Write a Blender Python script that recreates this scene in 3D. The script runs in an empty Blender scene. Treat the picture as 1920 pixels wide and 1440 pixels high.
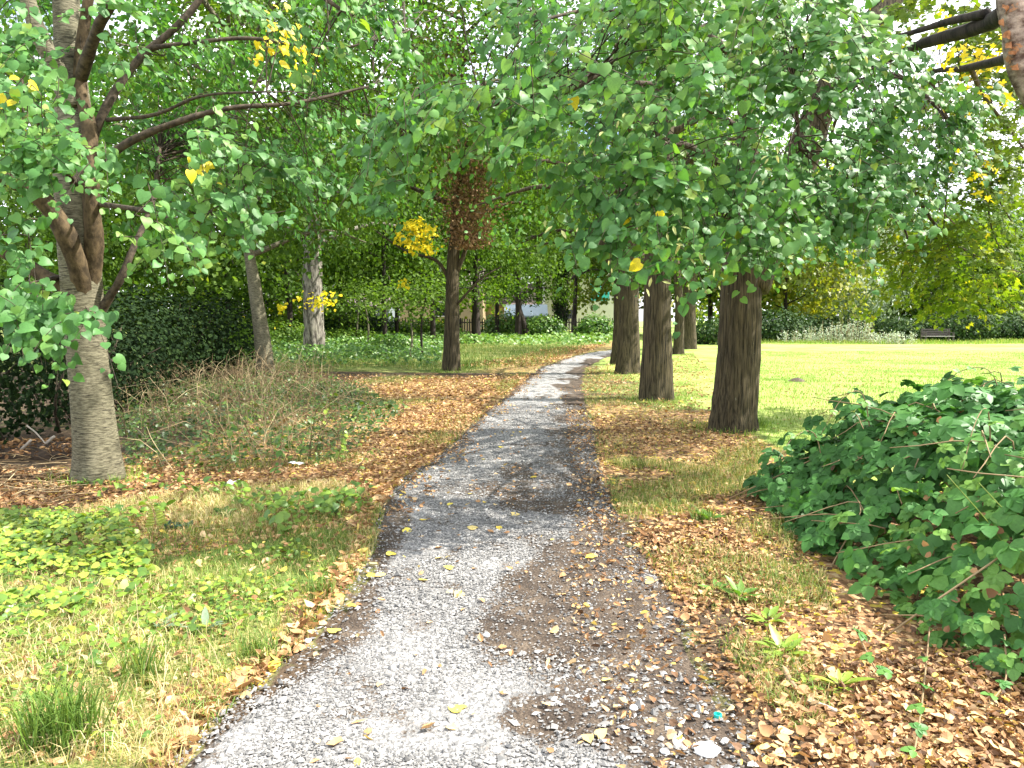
import bpy, math, random
import numpy as np
from mathutils import Matrix, Vector

R = math.radians
rng = np.random.default_rng(11)
random.seed(5)
scene = bpy.context.scene
COL = scene.collection

# ---------------------------------------------------------------- camera
FPX, CAMZ = 1420.0, 1.6
PITCH = math.atan(125.0 / FPX)
cam_d = bpy.data.cameras.new('camera')
cam_d.sensor_width = 36.0
cam_d.lens = FPX / 1920.0 * 36.0
cam_d.clip_start, cam_d.clip_end = 0.05, 600.0
cam = bpy.data.objects.new('camera', cam_d)
COL.objects.link(cam)
cam.location = (0, 0, CAMZ)
cam.rotation_euler = (R(90) - PITCH, 0, 0)
scene.camera = cam

# ---------------------------------------------------------------- light
SUN_AZ, SUN_EL = R(88), R(50)          # azimuth from the view direction towards the right
SUN_DIR = Vector((math.sin(SUN_AZ) * math.cos(SUN_EL), math.cos(SUN_AZ) * math.cos(SUN_EL), math.sin(SUN_EL)))
world = bpy.data.worlds.new('World')
scene.world = world
world.use_nodes = True
wn, wl = world.node_tree.nodes, world.node_tree.links
wn.clear()
sky = wn.new('ShaderNodeTexSky')
sky.sky_type = 'NISHITA'
sky.sun_disc = False
sky.sun_elevation, sky.sun_rotation = SUN_EL, SUN_AZ
sky.air_density, sky.dust_density = 1.0, 1.5
wtc = wn.new('ShaderNodeTexCoord')
wno = wn.new('ShaderNodeTexNoise')
wno.inputs['Scale'].default_value, wno.inputs['Detail'].default_value = 2.2, 5.0
wra = wn.new('ShaderNodeValToRGB')
wra.color_ramp.elements[0].position, wra.color_ramp.elements[1].position = 0.40, 0.56
wmx = wn.new('ShaderNodeMix')
wmx.data_type = 'RGBA'
wmx.inputs[7].default_value = (11.0, 11.3, 11.8, 1)
wbg = wn.new('ShaderNodeBackground')
wbg.inputs['Strength'].default_value = 0.098
wout = wn.new('ShaderNodeOutputWorld')
wl.new(wtc.outputs['Generated'], wno.inputs['Vector'])
wl.new(wno.outputs['Fac'], wra.inputs['Fac'])
wl.new(wra.outputs['Color'], wmx.inputs[0])
wl.new(sky.outputs['Color'], wmx.inputs[6])
wl.new(wmx.outputs[2], wbg.inputs['Color'])
wl.new(wbg.outputs['Background'], wout.inputs['Surface'])

sun_d = bpy.data.lights.new('sun', 'SUN')
sun_d.energy, sun_d.angle, sun_d.color = 5.0, R(0.5), (1.0, 0.95, 0.86)
sun = bpy.data.objects.new('sun', sun_d)
COL.objects.link(sun)
sun.rotation_euler = (-SUN_DIR).to_track_quat('-Z', 'Y').to_euler()
sun.location = (20, 10, 40)

scene.view_settings.view_transform = 'Standard'
scene.view_settings.look = 'None'
scene.view_settings.gamma = 1.0
scene.view_settings.exposure = 1.6
scene.view_settings.use_curve_mapping = False
scene.cycles.max_bounces = 8
scene.cycles.diffuse_bounces = 4
scene.cycles.transmission_bounces = 4
scene.cycles.transparent_max_bounces = 4

# ---------------------------------------------------------------- geometry helpers
CP, SP = math.cos(PITCH), math.sin(PITCH)


def P(px, py, Y):
    """the point at ground distance Y seen at a photo pixel"""
    a, b = px - 960.0, 720.0 - py
    d = np.array([a, FPX * CP + b * SP, -FPX * SP + b * CP])
    return np.array([0, 0, CAMZ]) + d * (Y / d[1])


def G(px, py):
    a, b = px - 960.0, 720.0 - py
    d = np.array([a, FPX * CP + b * SP, -FPX * SP + b * CP])
    p = np.array([0, 0, CAMZ]) + d * (-CAMZ / d[2])
    return p


def proj(p):
    p = np.asarray(p, float)
    x, y, z = p[..., 0], p[..., 1], p[..., 2] - CAMZ
    fw = y * CP - z * SP
    up = y * SP + z * CP
    fw = np.where(fw < 0.05, 0.05, fw)
    return 960 + FPX * x / fw, 720 - FPX * up / fw


def nrm(v):
    return v / np.maximum(np.linalg.norm(v, axis=-1, keepdims=True), 1e-9)


def rnd(*s):
    return rng.standard_normal(s)


def uni(lo, hi, n):
    return rng.uniform(lo, hi, n)


_lat = rng.random((256, 256))


def vn(x, y, f=1.0, seed=0):
    """value noise 0..1"""
    x = np.asarray(x, float) * f + seed * 17.3 + 1000
    y = np.asarray(y, float) * f + seed * 31.7 + 1000
    xi, yi = np.floor(x).astype(int), np.floor(y).astype(int)
    u, v = x - xi, y - yi
    u, v = u * u * (3 - 2 * u), v * v * (3 - 2 * v)
    a, b = _lat[xi % 256, yi % 256], _lat[(xi + 1) % 256, yi % 256]
    c, d = _lat[xi % 256, (yi + 1) % 256], _lat[(xi + 1) % 256, (yi + 1) % 256]
    return (a * (1 - u) + b * u) * (1 - v) + (c * (1 - u) + d * u) * v


def ss(a, b, x):
    t = np.clip((np.asarray(x, float) - a) / (b - a), 0, 1)
    return t * t * (3 - 2 * t)


def hz(x, y):
    return 0.07 * (vn(x, y, 0.35, 1) - 0.5) + 0.03 * (vn(x, y, 1.3, 2) - 0.5)


def on_ground(p):
    p = np.array(p, float)
    p[..., 2] = hz(p[..., 0], p[..., 1])
    return p


class MB:
    """collects verts and faces of one mesh object"""

    def __init__(self):
        self.v, self.f, self.t, self.n = [], [], [], 0

    def add(self, V, F, tint=0.5):
        V = np.asarray(V, float).reshape(-1, 3)
        for f in (F if isinstance(F, list) else [F]):
            self.f.append(np.asarray(f, np.int64) + self.n)
        self.v.append(V)
        t = np.asarray(tint, float)
        self.t.append(np.full(len(V), float(t)) if t.ndim == 0 else t)
        self.n += len(V)
        return self

    def mesh(self, name, mat, smooth=True, origin=None, attrs=None):
        V = np.concatenate(self.v)
        if origin is not None:
            V = V - np.asarray(origin)
        me = bpy.data.meshes.new(name)
        me.vertices.add(len(V))
        me.vertices.foreach_set('co', V.astype(np.float32).ravel())
        tot = np.concatenate([np.full(len(f), f.shape[1]) for f in self.f])
        loops = np.concatenate([f.ravel() for f in self.f])
        me.loops.add(len(loops))
        me.loops.foreach_set('vertex_index', loops.astype(np.int32))
        me.polygons.add(len(tot))
        st = np.concatenate([[0], np.cumsum(tot)[:-1]])
        me.polygons.foreach_set('loop_start', st.astype(np.int32))
        me.polygons.foreach_set('use_smooth', np.full(len(tot), smooth, dtype=bool))
        al = dict(attrs or {})
        al['tint'] = np.concatenate(self.t)
        for k, a in al.items():
            at = me.attributes.new(k, 'FLOAT', 'POINT')
            at.data.foreach_set('value', np.asarray(a, np.float32))
        me.update(calc_edges=True)
        for m in (mat if isinstance(mat, (list, tuple)) else [mat]):
            me.materials.append(m)
        return me


def link(name, me, parent=None, loc=None):
    o = bpy.data.objects.new(name, me)
    COL.objects.link(o)
    if parent is not None:
        o.parent = parent
    if loc is not None:
        o.location = loc
    return o


def part(name, mb, mat, parent, smooth=True, kind=None, label=None):
    """one mesh object under a thing; mb is in world coordinates"""
    org = Vector((0, 0, 0))
    q = parent
    while q is not None:
        org += q.location
        q = q.parent
    o = link(name, mb.mesh(name, mat, smooth, np.array(org)), parent)
    if kind:
        o['kind'] = kind
    if label:
        o['label'] = label
    return o


def tag(o, label, cat, group=None, kind=None):
    o['label'], o['category'] = label, cat
    if group:
        o['group'] = group
    if kind:
        o['kind'] = kind
    return o


def thing(name, label, cat, loc, group=None):
    o = bpy.data.objects.new(name, None)
    o.empty_display_size = 0.3
    COL.objects.link(o)
    o.location = tuple(float(c) for c in loc)
    return tag(o, label, cat, group)


def solo(name, mb, mat, label, cat, group=None, kind=None, smooth=True, attrs=None):
    """a thing that is one mesh: origin at its base centre"""
    V = np.concatenate(mb.v)
    c = (V.min(0) + V.max(0)) / 2
    c[2] = V[:, 2].min()
    o = link(name, mb.mesh(name, mat, smooth, c, attrs), None, tuple(c))
    return tag(o, label, cat, group, kind)


def stuff(name, mb, mat, label, smooth=True):
    o = link(name, mb.mesh(name, mat, smooth))
    o['kind'] = 'stuff'
    o['label'] = label
    return o


def structure(name, mb, mat, attrs=None, smooth=True, label=None):
    o = link(name, mb.mesh(name, mat, smooth, None, attrs))
    o['kind'] = 'structure'
    if label:
        o['label'] = label
    return o


def spline(pts, n):
    """Catmull-Rom through pts, n samples"""
    p = np.asarray(pts, float)
    p = np.vstack([2 * p[0] - p[1], p, 2 * p[-1] - p[-2]])
    m = len(p) - 3
    t = np.linspace(0, m - 1e-6, n)
    i = t.astype(int)
    u = (t - i)[:, None]
    a, b, c, d = p[i], p[i + 1], p[i + 2], p[i + 3]
    return 0.5 * (2 * b + (c - a) * u + (2 * a - 5 * b + 4 * c - d) * u ** 2 + (3 * b - 3 * c + d - a) * u ** 3)


def frames(p):
    t = nrm(np.gradient(p, axis=0))
    ref = np.tile(np.array([0.31, 0.95, 0.05]), (len(p), 1))
    bad = np.abs((t * ref).sum(1)) > 0.9
    if bad.mean() > 0.3:
        ref[:] = (0.9, 0.1, 0.42)
    u = nrm(np.cross(t, ref))
    return t, u, np.cross(t, u)


def tube(p, r, seg=6, cap=True, mod=None):
    p = np.asarray(p, float)
    n = len(p)
    r = np.asarray(r, float) if np.ndim(r) else np.full(n, float(r))
    t, u, w = frames(p)
    th = np.linspace(0, 2 * np.pi, seg, endpoint=False)
    rr = r[:, None] * (np.ones((n, seg)) if mod is None else mod)
    V = p[:, None] + rr[..., None] * (np.cos(th)[None, :, None] * u[:, None] + np.sin(th)[None, :, None] * w[:, None])
    i, j = np.meshgrid(np.arange(n - 1), np.arange(seg), indexing='ij')
    j2 = (j + 1) % seg
    Fq = np.stack([i * seg + j, i * seg + j2, (i + 1) * seg + j2, (i + 1) * seg + j], -1).reshape(-1, 4)
    V = V.reshape(-1, 3)
    fs = [Fq]
    if cap:
        V = np.vstack([V, p[0], p[-1]])
        k = np.arange(seg)
        fs.append(np.stack([np.full(seg, n * seg), (k + 1) % seg, k], -1))
        fs.append(np.stack([np.full(seg, n * seg + 1), (n - 1) * seg + k, (n - 1) * seg + (k + 1) % seg], -1))
    return V, fs


def box(c, s, rz=0.0):
    x, y, z = np.array(s) / 2
    V = np.array([[-x, -y, -z], [x, -y, -z], [x, y, -z], [-x, y, -z], [-x, -y, z], [x, -y, z], [x, y, z], [-x, y, z]])
    ca, sa = math.cos(rz), math.sin(rz)
    V = np.stack([V[:, 0] * ca - V[:, 1] * sa, V[:, 0] * sa + V[:, 1] * ca, V[:, 2]], 1) + np.array(c)
    return V, np.array([[3, 2, 1, 0], [4, 5, 6, 7], [0, 1, 5, 4], [1, 2, 6, 5], [2, 3, 7, 6], [3, 0, 4, 7]])


# ---- leaf templates: y = tip direction, z = blade normal
def tmpl(v, f):
    return np.array(v, float), [np.array(x) for x in f]


def heart(curl=0.25, fold=0.12, tw=0.0):
    h = [(0.27, -0.12), (0.47, 0.06), (0.52, 0.30), (0.40, 0.62), (0.16, 0.90)]
    v = [(0, 0, 0), (0, 0.38, 0), (0, 0.72, 0), (0, 1.06, 0)]
    v += [(x, y, 0) for x, y in h] + [(-x, y, 0) for x, y in h]
    v = np.array(v, float)
    v[:, 2] = fold * np.abs(v[:, 0]) - curl * (v[:, 1] - 0.2) ** 2 - 0.35 * v[:, 0] ** 2 * np.sign(curl) + tw * v[:, 0] * v[:, 1]
    f = []
    for s in (4, 9):
        q = [(0, s, 1), (1, s, s + 1), (1, s + 1, s + 2), (1, s + 2, 2), (2, s + 2, s + 3), (2, s + 3, s + 4), (2, s + 4, 3)]
        f += [x if s == 4 else x[::-1] for x in q]
    return v, [np.array(f)]


HEARTS = [heart(0.25, 0.12, 0.0), heart(0.5, 0.25, 0.2), heart(0.1, -0.1, -0.3), heart(0.35, 0.3, 0.4)]


def oval(curl=0.2, fold=0.15, w=0.36):
    v = [(0, 0, 0), (0, 0.5, 0), (0, 1.0, 0)]
    h = [(w * 0.72, 0.16), (w, 0.45), (w * 0.6, 0.8)]
    v += [(x, y, 0) for x, y in h] + [(-x, y, 0) for x, y in h]
    v = np.array(v, float)
    v[:, 2] = fold * np.abs(v[:, 0]) - curl * v[:, 1] ** 2
    q = [(0, 3, 1), (1, 3, 4), (1, 4, 5), (1, 5, 2)]
    return v, [np.array(q + [(a + 0 if a < 3 else a + 3, c if c < 3 else c + 3, b if b < 3 else b + 3) for a, b, c in q])]


OVAL = oval()
MID = tmpl([(0, 0, 0), (0.38, 0.12, 0.07), (0.36, 0.6, 0.04), (0, 1.0, -0.12), (-0.36, 0.6, 0.04), (-0.38, 0.12, 0.07)],
           [[(0, 1, 2, 3), (0, 3, 4, 5)]])
LOW = tmpl([(0, 0, 0), (0.45, 0.5, 0.08), (0, 1.0, -0.1), (-0.45, 0.5, 0.08)], [[(0, 1, 2), (0, 2, 3)]])
NARROW = tmpl([(0, 0, 0), (0.16, 0.35, 0.04), (0.10, 0.8, 0.0), (0, 1.0, -0.08), (-0.10, 0.8, 0.0), (-0.16, 0.35, 0.04)],
              [[(0, 1, 2, 3), (0, 3, 4, 5)]])


def maple():
    ang = [-150, -118, -85, -62, -42, -22, 0, 22, 42, 62, 85, 118, 150]
    rad = [0.30, 0.50, 0.34, 0.62, 0.38, 0.45, 0.80, 0.45, 0.38, 0.62, 0.34, 0.50, 0.30]
    v = [(0, 0.3, 0)]
    for a, r in zip(ang, rad):
        v.append((r * math.sin(R(a)), 0.3 + r * math.cos(R(a)), 0.05 * math.cos(R(a) * 4) - 0.15 * r * r))
    f = [(0, i + 1, i) for i in range(1, 13)]
    return np.array(v, float), [np.array(f)]


MAPLE = maple()


def basis(N, T):
    N = nrm(N)
    T = nrm(T - N * (T * N).sum(-1, keepdims=True))
    return np.cross(T, N), T, N


def put(mb, tm, C, N, T, S, tint):
    """instances of a leaf template as real faces"""
    if len(C) == 0:
        return
    v, fs = tm
    X, T, N = basis(N, T)
    S = np.asarray(S)[:, None, None]
    V = C[:, None] + S * (v[None, :, 0:1] * X[:, None] + v[None, :, 1:2] * T[:, None] + v[None, :, 2:3] * N[:, None])
    off = (np.arange(len(C)) * len(v))[:, None, None]
    mb.add(V.reshape(-1, 3), [(f[None] + off).reshape(-1, f.shape[1]) for f in fs], np.repeat(np.asarray(tint, float), len(v)))


def leaf_objects(parent, meshes, C, N, T, S, name='leaf', pick=None):
    """each leaf an object of its own, mesh data shared"""
    org = np.array(parent.location)
    X, T, N = basis(N, T)
    for i in range(len(C)):
        o = bpy.data.objects.new(name, meshes[int(pick[i]) if pick is not None else i % len(meshes)])
        s = float(S[i])
        m = Matrix.Identity(4)
        for r in range(3):
            m[r][0], m[r][1], m[r][2], m[r][3] = X[i, r] * s, T[i, r] * s, N[i, r] * s, C[i, r] - org[r]
        o.parent = parent
        o.matrix_basis = m
        COL.objects.link(o)


def twig_tubes(mb, A, r0, r1):
    """A (S,K,3) polylines -> three-sided tubes"""
    S, K, _ = A.shape
    t = nrm(A[:, -1] - A[:, 0])
    ref = np.where(np.abs(t[:, 2:3]) > 0.8, np.array([[1.0, 0, 0]]), np.array([[0, 0, 1.0]]))
    u = nrm(np.cross(t, ref))
    w = np.cross(t, u)
    r0 = np.broadcast_to(np.asarray(r0, float), (S,))
    r1 = np.broadcast_to(np.asarray(r1, float), (S,))
    rr = r0[:, None] + (r1 - r0)[:, None] * np.linspace(0, 1, K)[None]
    V = np.empty((S, K, 3, 3))
    for k in range(3):
        a = 2 * math.pi * k / 3
        V[:, :, k] = A + rr[..., None] * (math.cos(a) * u + math.sin(a) * w)[:, None]
    q = []
    for i in range(K - 1):
        for j in range(3):
            q.append((i * 3 + j, i * 3 + (j + 1) % 3, (i + 1) * 3 + (j + 1) % 3, (i + 1) * 3 + j))
    q = np.array(q)
    off = (np.arange(S) * K * 3)[:, None, None]
    mb.add(V.reshape(-1, 3), (q[None] + off).reshape(-1, 4), np.repeat(rng.random(S), K * 3))


def inpoly(px, py, poly):
    q = np.asarray(poly, float)
    c = np.zeros(len(px), bool)
    for (x1, y1), (x2, y2) in zip(q, np.roll(q, -1, 0)):
        c ^= ((y1 > py) != (y2 > py)) & (px < (x2 - x1) * (py - y1) / (y2 - y1 + 1e-12) + x1)
    return c


def ground_pts(poly, n, dens=None):
    """n random ground points inside an area whose outline is given as photo pixels on the ground"""
    W = np.array([G(*q) for q in poly])
    lo, hi = W.min(0), W.max(0)
    out, got = [], 0
    for _ in range(60):
        p = np.zeros((max(n, 500) * 2, 3))
        p[:, 0] = rng.uniform(lo[0], hi[0], len(p))
        p[:, 1] = rng.uniform(lo[1], hi[1], len(p))
        k = inpoly(p[:, 0], p[:, 1], W[:, :2])
        if dens is not None:
            k &= rng.random(len(p)) < dens(p[:, 0], p[:, 1])
        out.append(p[k])
        got += k.sum()
        if got >= n:
            break
    return on_ground(np.concatenate(out)[:n])


# ---------------------------------------------------------------- materials
def newmat(name):
    m = bpy.data.materials.new(name)
    m.use_nodes = True
    nt = m.node_tree
    return m, nt, nt.nodes['Principled BSDF'], nt.nodes['Material Output']


def nd(nt, typ, inputs=None, **props):
    n = nt.nodes.new(typ)
    for k, v in props.items():
        setattr(n, k, v)
    for k, v in (inputs or {}).items():
        if isinstance(v, bpy.types.NodeSocket):
            nt.links.new(v, n.inputs[k])
        else:
            n.inputs[k].default_value = v
    return n


def c4(c):
    return (c[0], c[1], c[2], 1.0)


def ramp(nt, fac, stops, interp='LINEAR'):
    n = nt.nodes.new('ShaderNodeValToRGB')
    n.color_ramp.interpolation = interp
    e = n.color_ramp.elements
    while len(e) < len(stops):
        e.new(0.5)
    for el, (p, c) in zip(e, stops):
        el.position, el.color = p, c4(c)
    nt.links.new(fac, n.inputs[0])
    return n.outputs[0]


def mix(nt, fac, a, b, mode='MIX'):
    n = nt.nodes.new('ShaderNodeMix')
    n.data_type, n.blend_type = 'RGBA', mode
    for k, v in ((0, fac), (6, a), (7, b)):
        if isinstance(v, bpy.types.NodeSocket):
            nt.links.new(v, n.inputs[k])
        else:
            n.inputs[k].default_value = c4(v) if isinstance(v, tuple) else v
    return n.outputs[2]


def mth(nt, op, a, b=0.0):
    n = nt.nodes.new('ShaderNodeMath')
    n.operation = op
    for k, v in ((0, a), (1, b)):
        if isinstance(v, bpy.types.NodeSocket):
            nt.links.new(v, n.inputs[k])
        else:
            n.inputs[k].default_value = v
    return n.outputs[0]


def attr(nt, name):
    return nd(nt, 'ShaderNodeAttribute', attribute_name=name).outputs['Fac']


def coords(nt, scale=(1, 1, 1)):
    tc = nd(nt, 'ShaderNodeTexCoord')
    mp = nd(nt, 'ShaderNodeMapping', {'Vector': tc.outputs['Object'], 'Scale': scale})
    return mp.outputs[0]


def noise(nt, vec, scale, detail=4.0, rough=0.55):
    return nd(nt, 'ShaderNodeTexNoise', {'Vector': vec, 'Scale': scale, 'Detail': detail, 'Roughness': rough}).outputs['Fac']


def leaf_mat(name, stops, transl=0.4, rough=0.42, spec=0.5, tcol=(1.25, 1.3, 0.45)):
    m, nt, b, out = newmat(name)
    col = ramp(nt, attr(nt, 'tint'), stops)
    v = coords(nt)
    n = noise(nt, v, 9.0, 3.0)
    hsv = nd(nt, 'ShaderNodeHueSaturation', {'Color': col, 'Value': mth(nt, 'ADD', mth(nt, 'MULTIPLY', n, 0.7), 0.65)})
    nt.links.new(hsv.outputs[0], b.inputs['Base Color'])
    b.inputs['Roughness'].default_value = rough
    b.inputs['Specular IOR Level'].default_value = spec
    tr = nd(nt, 'ShaderNodeBsdfTranslucent', {'Color': mix(nt, 1.0, hsv.outputs[0], tcol, 'MULTIPLY')})
    mx = nd(nt, 'ShaderNodeMixShader', {0: transl, 1: b.outputs[0], 2: tr.outputs[0]})
    nt.links.new(mx.outputs[0], out.inputs['Surface'])
    return m


def bark_mat(name, dark, light, scale=(14, 14, 1.6), bump=0.6, spots=None, rough=0.9, dist=0.02):
    m, nt, b, out = newmat(name)
    v = coords(nt, scale)
    n1 = noise(nt, v, 1.0, 6.0, 0.65)
    n2 = noise(nt, coords(nt), 3.0, 3.0)
    col = ramp(nt, n1, [(0.38, dark), (0.5, tuple((a + c) / 2 for a, c in zip(dark, light))), (0.62, light)])
    col = mix(nt, mth(nt, 'MULTIPLY', n2, 0.5), col, mix(nt, 1.0, col, (0.55, 0.62, 0.4), 'MULTIPLY'))
    if spots:
        sv = noise(nt, coords(nt, spots[1]), spots[2], 5.0, 0.7)
        col = mix(nt, ramp(nt, sv, [(spots[3], (0, 0, 0)), (spots[3] + 0.05, (1, 1, 1))]), col, spots[0])
    nt.links.new(col, b.inputs['Base Color'])
    b.inputs['Roughness'].default_value = rough
    b.inputs['Specular IOR Level'].default_value = 0.25
    bp = nd(nt, 'ShaderNodeBump', {'Height': n1, 'Strength': bump, 'Distance': dist})
    nt.links.new(bp.outputs[0], b.inputs['Normal'])
    return m


def plain(name, col, rough=0.7, var=0.25, scale=8.0, metal=0.0):
    m, nt, b, out = newmat(name)
    n = noise(nt, coords(nt), scale, 5.0)
    nt.links.new(ramp(nt, n, [(0.3, tuple(c * (1 - var) for c in col)), (0.7, tuple(min(1, c * (1 + var)) for c in col))]), b.inputs['Base Color'])
    b.inputs['Roughness'].default_value = rough
    b.inputs['Metallic'].default_value = metal
    return m


def tint_mat(name, stops, rough=0.8, transl=0.0, interp='LINEAR', tcol=(1.1, 1.0, 0.6)):
    m, nt, b, out = newmat(name)
    col = ramp(nt, attr(nt, 'tint'), stops, interp)
    nt.links.new(col, b.inputs['Base Color'])
    b.inputs['Roughness'].default_value = rough
    b.inputs['Specular IOR Level'].default_value = 0.3
    if transl:
        tr = nd(nt, 'ShaderNodeBsdfTranslucent', {'Color': mix(nt, 1.0, col, tcol, 'MULTIPLY')})
        mx = nd(nt, 'ShaderNodeMixShader', {0: transl, 1: b.outputs[0], 2: tr.outputs[0]})
        nt.links.new(mx.outputs[0], out.inputs['Surface'])
    return m


YEL = (0.72, 0.58, 0.03)
M_LIME = leaf_mat('lime_leaf', [(0.0, (0.045, 0.13, 0.034)), (0.4, (0.085, 0.22, 0.055)), (0.8, (0.16, 0.30, 0.06)), (0.9, (0.2, 0.3, 0.05)), (0.93, YEL)], 0.40, 0.5, 0.35)
M_MAPLE = leaf_mat('maple_leaf', [(0.0, (0.06, 0.12, 0.012)), (0.5, (0.14, 0.215, 0.02)), (0.8, (0.24, 0.29, 0.03)), (0.9, (0.34, 0.32, 0.03)), (0.93, YEL)], 0.5, 0.6, 0.25, (1.3, 1.25, 0.35))
M_FAR = leaf_mat('far_leaf', [(0.0, (0.04, 0.09, 0.014)), (0.5, (0.075, 0.145, 0.018)), (0.85, (0.13, 0.21, 0.028)), (0.9, (0.22, 0.26, 0.03)), (0.93, YEL)], 0.5, 0.6, 0.2)
M_GOLD = leaf_mat('golden_leaf', [(0.0, (0.09, 0.13, 0.02)), (0.5, (0.18, 0.22, 0.03)), (0.85, (0.3, 0.29, 0.04)), (0.93, YEL)], 0.5, 0.5, 0.4)
M_WILLOW = leaf_mat('silver_leaf', [(0.0, (0.15, 0.21, 0.13)), (0.6, (0.28, 0.35, 0.23)), (1.0, (0.42, 0.48, 0.34))], 0.3, 0.5, 0.4, (1.1, 1.15, 0.7))
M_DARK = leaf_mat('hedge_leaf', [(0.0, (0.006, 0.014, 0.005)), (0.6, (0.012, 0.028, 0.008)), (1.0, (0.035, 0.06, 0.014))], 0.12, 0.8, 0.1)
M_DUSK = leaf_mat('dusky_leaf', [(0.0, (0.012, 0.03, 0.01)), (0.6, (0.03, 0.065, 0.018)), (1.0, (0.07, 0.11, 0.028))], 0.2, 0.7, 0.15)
M_BRAM = leaf_mat('bramble_leaf', [(0.0, (0.03, 0.10, 0.022)), (0.5, (0.065, 0.185, 0.04)), (0.85, (0.15, 0.29, 0.055)), (0.95, (0.2, 0.3, 0.05)), (1.0, (0.4, 0.4, 0.05))], 0.3, 0.5, 0.3)
M_WEED = leaf_mat('weed_leaf', [(0.0, (0.04, 0.11, 0.02)), (0.5, (0.09, 0.20, 0.03)), (1.0, (0.20, 0.30, 0.05))], 0.35, 0.45, 0.5)
M_COVER = leaf_mat('cover_leaf', [(0.0, (0.06, 0.14, 0.02)), (0.5, (0.17, 0.27, 0.03)), (1.0, (0.34, 0.38, 0.05))], 0.3, 0.45, 0.5)
M_DEAD = tint_mat('dead_leaf', [(0.0, (0.09, 0.05, 0.028)), (0.5, (0.24, 0.14, 0.07)), (1.0, (0.42, 0.28, 0.16))], 0.8, 0.3)
BROWN = [(0.0, (0.06, 0.034, 0.019)), (0.2, (0.16, 0.082, 0.037)), (0.42, (0.31, 0.165, 0.073)), (0.65, (0.45, 0.27, 0.125)), (0.84, (0.56, 0.40, 0.22)), (0.93, (0.6, 0.45, 0.05))]
M_LITTER = tint_mat('litter_leaf', BROWN, 0.65, 0.12)
M_YLEAF = tint_mat('yellow_leaf', [(0.0, (0.62, 0.44, 0.06)), (0.6, (0.72, 0.60, 0.10)), (1.0, (0.62, 0.48, 0.2))], 0.5, 0.2)
M_BRACT = tint_mat('bract', [(0.0, (0.32, 0.38, 0.12)), (1.0, (0.55, 0.56, 0.24))], 0.6, 0.35)
M_GRASS = tint_mat('grass_blade', [(0.0, (0.06, 0.13, 0.02)), (0.4, (0.13, 0.22, 0.035)), (0.62, (0.24, 0.30, 0.06)), (0.72, (0.42, 0.37, 0.15)), (1.0, (0.6, 0.5, 0.27))], 0.6, 0.3)
M_LAWN = tint_mat('lawn_blade', [(0.0, (0.09, 0.20, 0.02)), (0.5, (0.17, 0.30, 0.035)), (0.8, (0.27, 0.37, 0.06)), (1.0, (0.46, 0.42, 0.16))], 0.6, 0.35)
M_STRAW = tint_mat('dry_stem', [(0.0, (0.10, 0.065, 0.032)), (0.5, (0.27, 0.19, 0.10)), (1.0, (0.5, 0.41, 0.24))], 0.8, 0.1)
M_STONE = tint_mat('gravel_stone', [(0.0, (0.06, 0.058, 0.056)), (0.3, (0.13, 0.128, 0.125)), (0.6, (0.185, 0.18, 0.173)), (0.85, (0.28, 0.27, 0.257)), (1.0, (0.5, 0.49, 0.465))], 0.85)
M_TWIG = bark_mat('twig_bark', (0.03, 0.024, 0.018), (0.10, 0.075, 0.055), (20, 20, 20), 0.2)
M_BARKF = bark_mat('furrowed_bark', (0.017, 0.014, 0.009), (0.115, 0.09, 0.055), (42, 42, 2.2), 1.0, ((0.2, 0.2, 0.15), (9, 9, 5), 1.6, 0.68))
M_BARKS = bark_mat('smooth_bark', (0.07, 0.062, 0.04), (0.21, 0.19, 0.135), (16, 16, 85), 0.8, ((0.022, 0.019, 0.013), (7, 7, 75), 1.0, 0.57), 0.85, 0.008)
M_BARKR = bark_mat('rough_grey_bark', (0.04, 0.034, 0.03), (0.32, 0.29, 0.26), (12, 12, 3.0), 1.0)
M_BARKD = bark_mat('dark_bark', (0.018, 0.015, 0.014), (0.06, 0.045, 0.04), (10, 10, 1.2), 0.8)
M_BARKB = bark_mat('brown_limb_bark', (0.035, 0.024, 0.013), (0.115, 0.08, 0.045), (14, 14, 9), 0.7)
M_FLAKE = bark_mat('bark_flake', (0.22, 0.09, 0.04), (0.42, 0.2, 0.1), (20, 20, 20), 0.4)
M_BARKP = bark_mat('peeling_bark', (0.10, 0.06, 0.05), (0.42, 0.33, 0.29), (9, 9, 14), 0.7, ((0.40, 0.19, 0.09), (5, 5, 7), 1.0, 0.58))

# ---------------------------------------------------------------- ground and path
LE = [(330, 1440), (420, 1325), (530, 1240), (610, 1150), (690, 1040), (712, 960), (750, 900), (835, 840), (858, 810), (925, 760), (985, 712), (1012, 690), (1062, 672), (1108, 661), (1140, 657)]
RE = [(1450, 1440), (1345, 1270), (1235, 1080), (1150, 960), (1125, 880), (1115, 810), (1098, 760), (1090, 720), (1095, 692), (1125, 675), (1155, 667), (1185, 661)]
_l, _r = np.array([G(*q) for q in LE]), np.array([G(*q) for q in RE])
_l = np.vstack([[_l[0, 0] - 0.1, 0.5, 0], _l, [_l[-1, 0] + 2.6, _l[-1, 1] + 12, 0]])
_r = np.vstack([[_r[0, 0], 0.5, 0], _r, [_r[-1, 0] + 1.2, _r[-1, 1] + 14, 0]])


def xl(y):
    return np.interp(y, _l[:, 1], _l[:, 0])


def xr(y):
    return np.interp(y, _r[:, 1], _r[:, 0])


PATH_END = 47.0


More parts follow.
